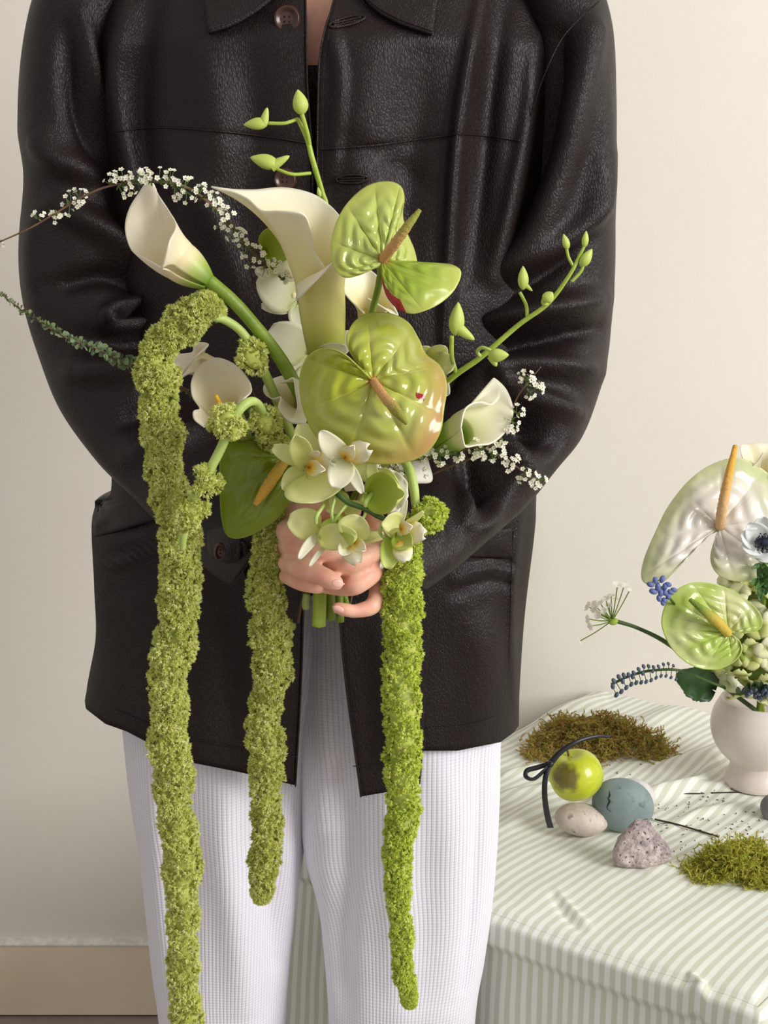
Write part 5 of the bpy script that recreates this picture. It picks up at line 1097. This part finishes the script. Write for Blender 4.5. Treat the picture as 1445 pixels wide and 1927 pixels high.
for k in range(16):
    a_ = rg.uniform(-2.6, .3) - .2; L = rg.uniform(18, 40); b_ = (1434 + rg.uniform(-8, 10), 1072 + rg.uniform(-14, 30), Ym)
    mk('leaf', MB().add(*grid(petal(b_, (b_[0] + math.cos(a_) * L, b_[1] - math.sin(a_) * L * .9, Ym - .012 + rg.uniform(-.01, .01)), rg.uniform(7, 12), ruf=.4))), MDG, t, thick=.0005)
# hydrangea ---------------------------------------------------------
HYD = petalmat('hydrangea_green', [(0, srgb(150, 170, 60)), (.35, srgb(222, 228, 142)), (1, srgb(240, 242, 184))], .6, .3, streak=18)
HYW = petalmat('hydrangea_white', [(0, srgb(176, 190, 100)), (.35, srgb(240, 242, 200)), (1, srgb(248, 248, 222))], .6, .3, streak=18)
t = thing('hydrangea', 'pale green hydrangea head spilling over the vase rim', 'flower', VC, VG)
to_vase(STEM, t, P(1410, 1225, Yv - .01), 6)
fv = []
r0 = 23 * sv
for k in range(4):
    a_ = k * np.pi / 2; d = np.array([math.cos(a_), 0, math.sin(a_)]); e = np.array([-math.sin(a_), 0, math.cos(a_)])
    v = np.linspace(0, 1, 7)[:, None]; u = np.linspace(-1, 1, 7)[None, :]; w_ = np.sin(np.pi * (v * .93 + .04) ** 1.25) ** .7 * r0 * .60
    fv.append((v * r0)[..., None] * d + (u * w_)[..., None] * e + ((-.10 - .42 * np.sin(v * 2.6) + .18 * u ** 2 * v) * r0)[..., None] * np.array([0, 1, 0]))
proto = None
HC = P(1428, 1195, Yv - .015)
n_h = 0; rg = np.random.default_rng(77); pts_h = []
for k in range(4000):
    a_ = rg.uniform(0, 2 * np.pi); b_ = rg.uniform(-1.35, 1.35); d = np.array([math.cos(a_) * math.cos(b_), -abs(math.sin(a_)) * math.cos(b_), math.sin(b_)])
    q = HC + d * np.array([112, 62, 122]) * sv * rg.uniform(.86, 1.05)
    if q[2] < VC[2] + 2 * sv: q[2] = VC[2] + rg.uniform(-4, 16) * sv; 
    if any(np.linalg.norm(q - z_) < 27 * sv for z_ in pts_h): continue
    pts_h.append(q)
for q in pts_h:
    d = nrm(q - HC + np.array([0, -40 * sv, 10 * sv]))
    if proto is None:
        mb = MB()
        for A in fv: mb.add(*grid(A))
        mb.add(*ellipsoid(np.array([0, -.1 * r0, 0]), np.array([.12 * r0, 0, 0]), np.array([0, .12 * r0, 0]), np.array([0, 0, .12 * r0]), 6, 8))
        proto = mk('floret', mb, HYD); o = proto
        me_w = proto.data.copy(); me_w.materials[0] = HYW
        m_ = proto.modifiers.new('thick', 'SOLIDIFY'); m_.thickness = .0005
    else:
        o = proto.copy(); C.objects.link(o)
        if rg.uniform() < .4: o.data = me_w
    o.parent = t; o.location = Vector(q - WOFF[t.name])
    qn = Vector(tuple(-d)).to_track_quat('Y', 'Z') @ Vector((0, 1, 0)).rotation_difference(Vector((0, 1, 0)))
    o.rotation_euler = (Vector(tuple(-d)).to_track_quat('Y', 'Z').to_matrix() @ Matrix.Rotation(rg.uniform(0, 1.57), 3, 'Y')).to_euler()
    o.rotation_euler.rotate_axis('X', rg.uniform(-.55, .55)); o.rotation_euler.rotate_axis('Z', rg.uniform(-.55, .55))
    f_ = rg.uniform(.8, 1.15); o.scale = (f_, f_, f_)
mk('flower_core', MB().add(*ellipsoid(HC, np.array([92 * sv, 0, 0]), np.array([0, 50 * sv, 0]), np.array([0, 0, 100 * sv]), 20, 24)), simple('hydrangea_core', srgb(120, 140, 60), srgb(140, 158, 76), 60, .8), t)
lf = petal((1340, 1298, Yv - .02), (1272, 1268, Yv - .06), 50, cup=.3, ruf=.12, n=40, m=15)
for i in range(40):
    lf[i, 0] += (lf[i, 0] - lf[i, 7]) * .10 * ((i % 5) / 5); lf[i, -1] += (lf[i, -1] - lf[i, 7]) * .10 * ((i % 5) / 5)
mk('leaf', MB().add(*grid(lf)), DKG, t, thick=.0006)
# berries under the hydrangea
t = thing('viburnum_sprig', 'dark blue berries and foliage peeping over the vase rim', 'berries', VC, VG)
BER = simple('berry_blue', srgb(56, 66, 84), srgb(80, 90, 112), 200, .35)
mb = MB()
for k in range(26):
    q = P(1412 + rg.uniform(-10, 40), 1300 + rg.uniform(-10, 14), Yv - .055 + rg.uniform(-.008, .008)); r_b = 4.2 * sv
    mk('berry', MB().add(*ellipsoid(q, np.array([r_b, 0, 0]), np.array([0, r_b, 0]), np.array([0, 0, r_b]), 8, 10)), BER, t)
to_vase(STEM_DARK, t, P(1425, 1300, Yv - .05), 3)
for k in range(10):
    b_ = (1390 + k * 7, 1306, Yv - .045); mk('leaf', MB().add(*grid(petal(b_, (b_[0] + rg.uniform(-10, 10), b_[1] - rg.uniform(8, 24), Yv - .06), 8))), DKG, t, thick=.0005)
# muscari -----------------------------------------------------------
MUS = simple('muscari_bead', srgb(84, 100, 158), srgb(110, 124, 178), 300, .5); MUSD = simple('muscari_dark', srgb(64, 76, 98), srgb(86, 98, 116), 300, .5)
def muscari(label, pts, rstem, beads, mat):
    t = thing('muscari', label, 'flower', VC, VG); W = cr(PP(pts), 60)
    mk('stem', MB().add(*tube(W, rstem * sv, 40, 7)), STEM_DARK, t)
    s_ = mk('pedicels', MB(), None, t) if False else None
    for (bx, by, r, rot) in beads:
        q = P(bx, by, pts[0][2] - .006); i = int(np.argmin(np.linalg.norm(W - q, axis=1)))
        ax = np.array([math.cos(rot), 0, math.sin(rot)]); ay = np.array([-math.sin(rot), 0, math.cos(rot)])
        b_ = mk('bead', MB().add(*ellipsoid(q, ax * r * .8 * sv, np.array([0, -r * .8 * sv, 0]), ay * r * 1.15 * sv, 8, 10)), mat, t)
        mk('pedicel', MB().add(*tube(np.array([W[i], (W[i] + q) / 2 + [0, 0, .4 * sv], q]), .8 * sv, 5, 5)), STEM_DARK, b_)
Yq = Yv - .09
bd = []
for k in range(13):
    f = k / 12; x = 1152 + f * 112; y = 1292 - 30 * math.sin(f * 1.9) + 1.5
    r = 5.2 - 2.0 * f
    bd.append((x + 3, y - 12 - 3 * math.sin(k * 1.3), r, .5)); bd.append((x + 8, y + 11 + 3 * math.cos(k), r, -.5))
    if k % 2 == 0 and k < 9: bd.append((x + 1, y - 2, r, .1))
muscari('dark blue muscari spike pointing left from under the lime anthurium', [(1150, 1288, Yq), (1185, 1272, Yq), (1225, 1262, Yq), (1280, 1262, Yq), (1340, 1285, Yq + .04), (1400, 1310, Yv)], 2.6, bd, MUSD)
Yq = Yv - .1
muscari('violet blue muscari head at the tip of the white anthurium', [(1232, 1090, Yq), (1246, 1110, Yq), (1262, 1128, Yq), (1300, 1180, Yq + .06), (1380, 1300, Yv)], 2.4,
        [(1233, 1092, 6, .3), (1246, 1090, 6.5, -.3), (1224, 1100, 6.5, 1.2), (1238, 1105, 7, .2), (1251, 1104, 6, .1), (1257, 1100, 6, 1.3), (1229, 1113, 7, 1.2), (1243, 1115, 6.5, .2), (1240, 1126, 6, .3), (1252, 1116, 6, .6), (1262, 1114, 6, 1.0), (1268, 1110, 5.5, 1.2), (1257, 1122, 6, .3), (1250, 1130, 5.5, .5), (1247, 1135, 5, .4)], MUS)
# allium umbel ------------------------------------------------------
t = thing('allium', 'small white starry umbel on a green stalk reaching left', 'flower', VC, VG)
Yu = Yv - .07; hub = P(1162, 1169, Yu)
mk('stem', MB().add(*tube(np.array([P(1160, 1169, Yu), P(1200, 1182, Yu), P(1255, 1210, Yu), P(1320, 1260, Yv - .02), VC + [0, 0, -20 * sv]]), np.array([4, 3.6, 4.4, 4.6, 4.6]) * sv, 40, 8)), STEM_DARK, t)
mk('hub', MB().add(*ellipsoid(P(1155, 1170, Yu), np.array([9 * sv, 0, 3 * sv]), np.array([0, 6 * sv, 0]), np.array([-2 * sv, 0, 6 * sv]), 8, 10)), STEM_LIGHT, t)
rg = np.random.default_rng(5)
for (x, y, sc) in ((1092, 1206, 1), (1112, 1178, 1), (1108, 1165, 1.1), (1108, 1142, 1.2), (1120, 1146, 1.1), (1130, 1136, 1), (1140, 1128, 1), (1162, 1102, 1.2), (1174, 1104, 1.1), (1184, 1112, .8), (1125, 1158, .9), (1150, 1122, .9), (1118, 1138, 1), (1146, 1140, .8), (1136, 1150, .8), (1158, 1128, .8)):
    q = P(x, y, Yu + rg.uniform(-.012, .012)); h_ = P(1152, 1168, Yu)
    fm = MB(); floret_mesh(fm, q, nrm(q - h_ + np.array([0, -20 * sv, 0])), 8.5 * sv * sc, rg, 6)
    f_ = mk('floret', fm, BLO, t, smooth=False)
    mk('pedicel', MB().add(*tube(np.array([h_, (h_ + q) / 2 + [0, 0, -2 * sv], q]), 1.1 * sv, 8, 5)), STEM, f_)

# stones, apple -------------------------------------------------------
def stonemat(name, a, b_, c_, scale=40, rough=.8, bd=.001, spots=.0):
    m, nt, b = newmat(name)
    c = ramp(nt, noise(nt, scale, 6, rough=.7), [(.3, a), (.55, b_), (.72, c_)])
    if spots: c = mixc(nt, ramp(nt, noise(nt, scale * 3.2, 3), [(.60, (0, 0, 0)), (.68, (1, 1, 1))]), c, tuple(x * spots for x in a))
    nt.links.new(c, b.inputs['Base Color']); b.inputs['Roughness'].default_value = rough; bump(nt, b, noise(nt, scale * 3, 6), .7, bd); return m
def stone(label, c, ax, mat, seed, rot=0, lump=.10, flat=0, n=60, pwr=2.0, name='stone'):
    """c world centre, ax semi axes (m)"""
    th = np.linspace(0, np.pi, n); ph = np.linspace(0, 2 * np.pi, n + 20, endpoint=False)
    d = np.stack([np.sin(th)[:, None] * np.cos(ph), np.sin(th)[:, None] * np.sin(ph), np.repeat(np.cos(th)[:, None], n + 20, 1)], -1)
    dd = np.sign(d) * np.abs(d) ** (2 / pwr)
    r = 1 + lump * snoise(d, .35, seed, 2) + flat * np.abs(snoise(d, .9, seed + 5, 4))
    A = dd * r[..., None] * np.array(ax)
    R = np.array(Matrix.Rotation(rot, 3, 'Y')); A = A @ R.T + c
    t = thing(name, label, 'stone', c); o = mk('stone_body', MB().add(*grid(A, cu=True)), mat, t)
    # the body itself is the thing
    C.objects.unlink(t); bpy.data.objects.remove(t); o.parent = None; me = o.data; me.transform(Matrix.Identity(4)); o.location = tuple(c); o.name = name; WOFF[o.name] = np.array(c, float)
    return tag(o, label, 'stone', 'stones on the tablecloth')
S1 = stonemat('stone_beige', srgb(176, 162, 150), srgb(204, 192, 180), srgb(220, 212, 202), 30, spots=.7)
S2 = stonemat('stone_blue_grey', srgb(112, 128, 130), srgb(128, 144, 146), srgb(142, 156, 156), 22, .6, .0006, spots=.75)
S3 = stonemat('stone_white_grey', srgb(188, 184, 186), srgb(212, 208, 208), srgb(226, 222, 220), 30, .7, .0008)
S4 = stonemat('stone_granite', srgb(96, 88, 92), srgb(196, 180, 178), srgb(230, 218, 212), 90, .9, .004, spots=.45)
S5 = stonemat('stone_dark_grey', srgb(108, 106, 112), srgb(128, 126, 132), srgb(142, 140, 146), 40, .8)
def at(px, py, h): return onz(px, py, ZT + h)
s1 = pxm(1.5)
stone('flat beige stone under the apple', at(1092, 1541, 30 * s1), (54 * s1, 40 * s1, 30 * s1), S1, 3, .08, .09)
stone('pale grey-white stone behind the blue-grey one', at(1193, 1496, 34 * s1), (46 * s1, 28 * s1, 36 * s1), S3, 5, .15, .08)
c_egg = at(1174, 1513, 57 * s1)
stone('smooth blue-grey oval stone leaning beside the apple', c_egg, (62 * s1, 40 * s1, 55 * s1), S2, 8, .7, .06)
eg = bpy.data.objects['stone.002']; WOFF[eg.name] = np.array(eg.location, float)
CRK = simple('crack_dark', srgb(34, 38, 40), None, rough=.9)
yE = c_egg[1] - 40 * s1 * .93
mk('crack', MB().add(*tube(PP([(1146, 1488, yE + .002), (1147, 1497, yE), (1144, 1503, yE), (1147, 1508, yE), (1142, 1520, yE), (1150, 1528, yE + .001)]), np.array([.4, 2.0, 1.2, 2.2, 1.0, .4]) * s1, 24, 6)), CRK, eg)
# pointed granite
n = 70; th = np.linspace(0, np.pi, n); ph = np.linspace(0, 2 * np.pi, 80, endpoint=False)
d = np.stack([np.sin(th)[:, None] * np.cos(ph), np.sin(th)[:, None] * np.sin(ph), np.repeat(np.cos(th)[:, None], 80, 1)], -1)
s4 = pxm(1.4); h = (d[..., 2] + 1) / 2; wd = (1 - h) ** .75 * .95 + .22 * np.sin(np.pi * np.clip(h, 0, 1)); k = 1 + .10 * snoise(d, .5, 31, 4)
c4 = onz(1200, 1622, ZT + .004)
rr = np.sqrt(np.maximum(1 - 0 * h, 0)); ang = np.arctan2(d[..., 1], d[..., 0])
rad = np.sin(th)[:, None] ** .35 * (1 - .72 * h ** 1.1) * k * (1 + .10 * np.cos(3 * ang + .6) + .05 * np.cos(5 * ang))
A = c4 + np.stack([rad * np.cos(ang) * 66 * s4, rad * np.sin(ang) * 42 * s4, h * 92 * s4 * (1 + .05 * snoise(d, .8, 33, 3))], -1)
A = A + (snoise(A, 22, 35, 3) * .0022)[..., None] * d; A[..., 0] += (h - .2) * 4 * s4
A[..., 2] = np.maximum(A[..., 2], ZT + .002)
o = mk('stone', MB().add(*grid(A - c4, cu=True)), S4); o.location = tuple(c4); tag(o, 'rough pinkish granite stone with a blunt peak, in front of the others', 'stone', 'stones on the tablecloth')
stone('dark grey stone cut off by the right edge, near the vase foot', at(1462, 1520, 24 * s1), (34 * s1, 26 * s1, 30 * s1), S5, 12, .2, .08)
# apple
m, nt, b = newmat('apple_skin')
c = ramp(nt, noise(nt, 30, 4), [(.3, srgb(176, 186, 20)), (.7, srgb(196, 206, 44))])
tcn = N(nt, 'ShaderNodeTexCoord'); vs = N(nt, 'ShaderNodeVectorMath', operation='DISTANCE')
ca = at(1083, 1462, 0); ca = at(1083, 1462 + 0, 62 * s1 + .012); ca = P(1083, 1458, 1.475)
sa = pxm(1.475)
vs.inputs[1].default_value = (-26 * sa, -40 * sa, 12 * sa); nt.links.new(tcn.outputs['Object'], vs.inputs[0])
bru = ramp(nt, math_(nt, 'ADD', math_(nt, 'DIVIDE', vs.outputs['Value'], 40 * sa), math_(nt, 'MULTIPLY', math_(nt, 'SUBTRACT', noise(nt, 60, 4), .5), .9)), [(.5, (1, 1, 1)), (.8, (0, 0, 0))])
c = mixc(nt, math_(nt, 'MULTIPLY', bru, .9), c, srgb(104, 92, 40))
c = mixc(nt, ramp(nt, noise(nt, 75, 3), [(.66, (0, 0, 0)), (.76, (.6, .6, .6))]), c, srgb(134, 130, 40))
nt.links.new(c, b.inputs['Base Color']); b.inputs['Roughness'].default_value = .3; b.inputs['Coat Weight'].default_value = .3
t = thing('apple', 'bruised yellow-green apple sitting on the stones', 'apple', ca)
th = np.linspace(.02, np.pi - .02, 50); prr = np.sin(th) ** .9; zz = np.cos(th) * .93 - .22 * np.exp(-(th / .35) ** 2) + .14 * np.exp(-((np.pi - th) / .3) ** 2)
ph = np.linspace(0, 2 * np.pi, 60, endpoint=False); lob = 1 + .03 * np.cos(5 * ph)[None, :] * (np.cos(th)[:, None] < 0)
A = np.stack([prr[:, None] * np.cos(ph) * lob, prr[:, None] * np.sin(ph) * lob, np.repeat(zz[:, None], 60, 1)], -1) * 54 * sa
A = A @ np.array(Matrix.Rotation(-.25, 3, 'Y')).T + ca
mk('fruit', MB().add(*grid(A, cu=True)), m, t)
mk('stalk', MB().add(*tube(ca + np.array([[-14, 6, 38], [-18, 6, 52], [-26, 4, 62]]) * sa, 2.4 * sa, 10, 7)), TWIG, t)
RB = simple('black_ribbon', srgb(22, 22, 26), srgb(32, 32, 38), 80, .4)
t = thing('ribbon', 'thin black ribbon bow tied over the apple', 'ribbon', ca + np.array([-.03, -.02, 0]))
def ribbon(name, pts, w, mat, parent, tilt=(0, -.4, 1.)):
    c = cr(PP(pts), 40); t_, _, _ = frames(c); s_ = pxm(pts[0][2]); W = np.linspace(w[0], w[-1], 40) * s_ / 2
    nn = np.cross(t_, np.array([0, -1., 0])); nn /= np.linalg.norm(nn, axis=1)[:, None] + 1e-9; nn = nn + np.array([0, .45, 0])
    A = c[:, None] + np.array([-1, 0, 1])[None, :, None] * (nn * W[:, None])[:, None]
    return mk(name, MB().add(*grid(A)), mat, parent, thick=.0005)
Yr = 1.425
ribbon('tail', [(1150, 1386, 1.45), (1120, 1386, 1.44), (1085, 1396, 1.43), (1055, 1415, Yr), (1036, 1436, 1.422)], (5, 11), RB, t)
ribbon('loop', [(1036, 1436, 1.422), (1012, 1444, 1.42), (992, 1450, 1.418), (990, 1462, 1.415), (1004, 1466, 1.412), (1022, 1452, 1.414), (1036, 1438, 1.418)], (9, 9), RB, t)
ribbon('tail', [(1035, 1438, 1.418), (1026, 1465, 1.412), (1025, 1500, 1.41), (1030, 1535, 1.412), (1036, 1558, 1.415)], (9, 12), RB, t)
mk('knot', MB().add(*ellipsoid(P(1036, 1438, 1.416), np.array([6 * sa, 0, 2 * sa]), np.array([0, 5 * sa, 0]), np.array([-2 * sa, 0, 6 * sa]), 8, 10)), RB, t)

# moss -------------------------------------------------------------
def moss(label, cx, cy, wx, wy, h, cols, seed, K=1500, wisp=0):
    c0 = rest(cx, cy, 0); rg = np.random.default_rng(seed); s = pxm(c0[1]); col_ = amarmat('moss_%d' % seed, cols)
    ex = np.array([1., 0, 0]); ey = np.array([0, 1., 0]); Vs = []; Fs = []; n0 = 0; S = 7
    a = rg.uniform(0, 2 * np.pi, K); q = rg.uniform(0, 1, K) ** .6; q = q * (1 + .22 * np.sin(3 * a + seed) + .12 * np.sin(7 * a)); q[:wisp] *= 1.3
    bx = np.cos(a) * q * wx; by = np.sin(a) * q * wy
    hh = h * np.clip(1.05 - q ** 2, .05, 1) * rg.uniform(.2, 1, K) * (1 + .4 * np.sin(bx / s / 14) * np.sin(by / s / 22))
    p = c0 + np.stack([bx, by, np.maximum(hh, .002)], 1)
    d = rg.normal(size=(K, 3)) * [1, 1, .55] + np.stack([bx / wx, by / wy, np.full(K, .35)], 1) * .8; d /= np.linalg.norm(d, axis=1)[:, None]
    L = s * rg.uniform(14, 38, K);  P_ = [p]; D = d
    for k in range(S):
        D = D + rg.normal(size=(K, 3)) * .42; D /= np.linalg.norm(D, axis=1)[:, None]; nx = P_[-1] + D * (L / S)[:, None]; nx[:, 2] = np.maximum(nx[:, 2], ZT + .004); P_.append(nx)
    # strands as 3 sided tubes + leaflets
    for k in range(S):
        a0, a1 = P_[k], P_[k + 1]; dd = a1 - a0; dd /= np.linalg.norm(dd, axis=1)[:, None] + 1e-9
        u_ = np.cross(dd, rg.normal(size=(K, 3))); u_ /= np.linalg.norm(u_, axis=1)[:, None] + 1e-9; v_ = np.cross(dd, u_); w = 1.0 * s
        ring = [a0 + u_ * w, a0 - u_ * w * .5 + v_ * w * .87, a0 - u_ * w * .5 - v_ * w * .87, a1 + u_ * w, a1 - u_ * w * .5 + v_ * w * .87, a1 - u_ * w * .5 - v_ * w * .87]
        idx = np.arange(K)
        for r_ in ring: Vs.append(r_)
        b_ = [n0 + j * K + idx for j in range(6)]; n0 += 6 * K
        for j in range(3): Fs.append(np.stack([b_[j], b_[(j + 1) % 3], b_[3 + (j + 1) % 3], b_[3 + j]], 1))
        for j in range(3):
            e = dd * .6 + rg.normal(size=(K, 3)) * .8; e /= np.linalg.norm(e, axis=1)[:, None]; ll = s * rg.uniform(3.5, 7, K)[:, None]; g_ = np.cross(e, dd); g_ /= np.linalg.norm(g_, axis=1)[:, None] + 1e-9
            m0 = a0 + (a1 - a0) * rg.uniform(0, 1, (K, 1)); Vs += [m0 + g_ * s * .9, m0 - g_ * s * .9, m0 + e * ll]
            b_ = [n0 + j2 * K + idx for j2 in range(3)]; n0 += 3 * K; Fs.append(np.stack([b_[0], b_[1], b_[2], b_[2]], 1)[:, :3])
    mb = MB(); mb.V = [np.concatenate(Vs)]; mb.F = Fs; mb.U = [np.zeros((n0, 2))]; mb.n = n0
    mb.V[0] = mb.V[0] - c0
    o = mk('moss', mb, col_, smooth=False); o.location = tuple(c0); tag(o, label, 'moss', kind='stuff'); return o
moss('brown and green clump of dried moss behind the apple', 1120, 1402, 138 * pxm(1.65), 105 * pxm(1.65), .032, [srgb(170, 124, 76), srgb(212, 162, 108), srgb(174, 182, 86), srgb(206, 214, 112), srgb(224, 180, 122)], 3, 1900, 60)
moss('bright green clump of moss at the front right of the table', 1395, 1640, 100 * pxm(1.35), 82 * pxm(1.35), .030, [srgb(158, 162, 58), srgb(200, 206, 82), srgb(218, 226, 104), srgb(190, 160, 92), srgb(234, 238, 128)], 4, 1900, 40)
# twigs and crumbs ---------------------------------------------------
for lab, pts, r in (('thin dark twig lying between the granite stone and the front moss', [(1232, 1543), (1270, 1552), (1310, 1562), (1352, 1577)], 1.9), ('crooked dark twig lying behind the pale stone', [(1225, 1508), (1255, 1500), (1290, 1496), (1325, 1492)], 1.7), ('short twig lying at the foot of the vase', [(1338, 1492), (1375, 1490), (1400, 1488), (1445, 1484)], 2.2)):
    W = np.array([rest(a_, b_, .0035) + [0, 0, .0015 * math.sin(a_)] for a_, b_ in pts]); o = mk('twig', MB().add(*tube(W, r * pxm(1.5), 24, 6)), simple('dark_twig', srgb(62, 50, 42), None, rough=.8)); tag(o, lab, 'twig')
mb = MB(); rg = np.random.default_rng(99)
for k in range(150):
    x = rg.normal(1300, 70) if k % 3 else rg.uniform(1150, 1440); y = rg.normal(1540, 28) if k % 3 else rg.uniform(1400, 1600)
    if x > 1440 or y > 1610 or x < 1150: continue
    q = rest(x, y, .003); a_ = rg.uniform(0, 3.1); L = rg.uniform(1.5, 6) * pxm(1.5); dd = np.array([math.cos(a_), math.sin(a_), rg.uniform(0, .3)])
    mb.add(*tube(np.array([q, q + dd * L * .5 + rg.normal(size=3) * .0004, q + dd * L]), rg.uniform(.5, 1.3) * pxm(1.5), 4, 4))
o = mk('moss_crumbs', mb, simple('crumbs', srgb(96, 86, 48), srgb(70, 58, 40), 200, .9)); tag(o, 'fallen crumbs of moss scattered over the cloth by the vase', 'moss', kind='stuff')
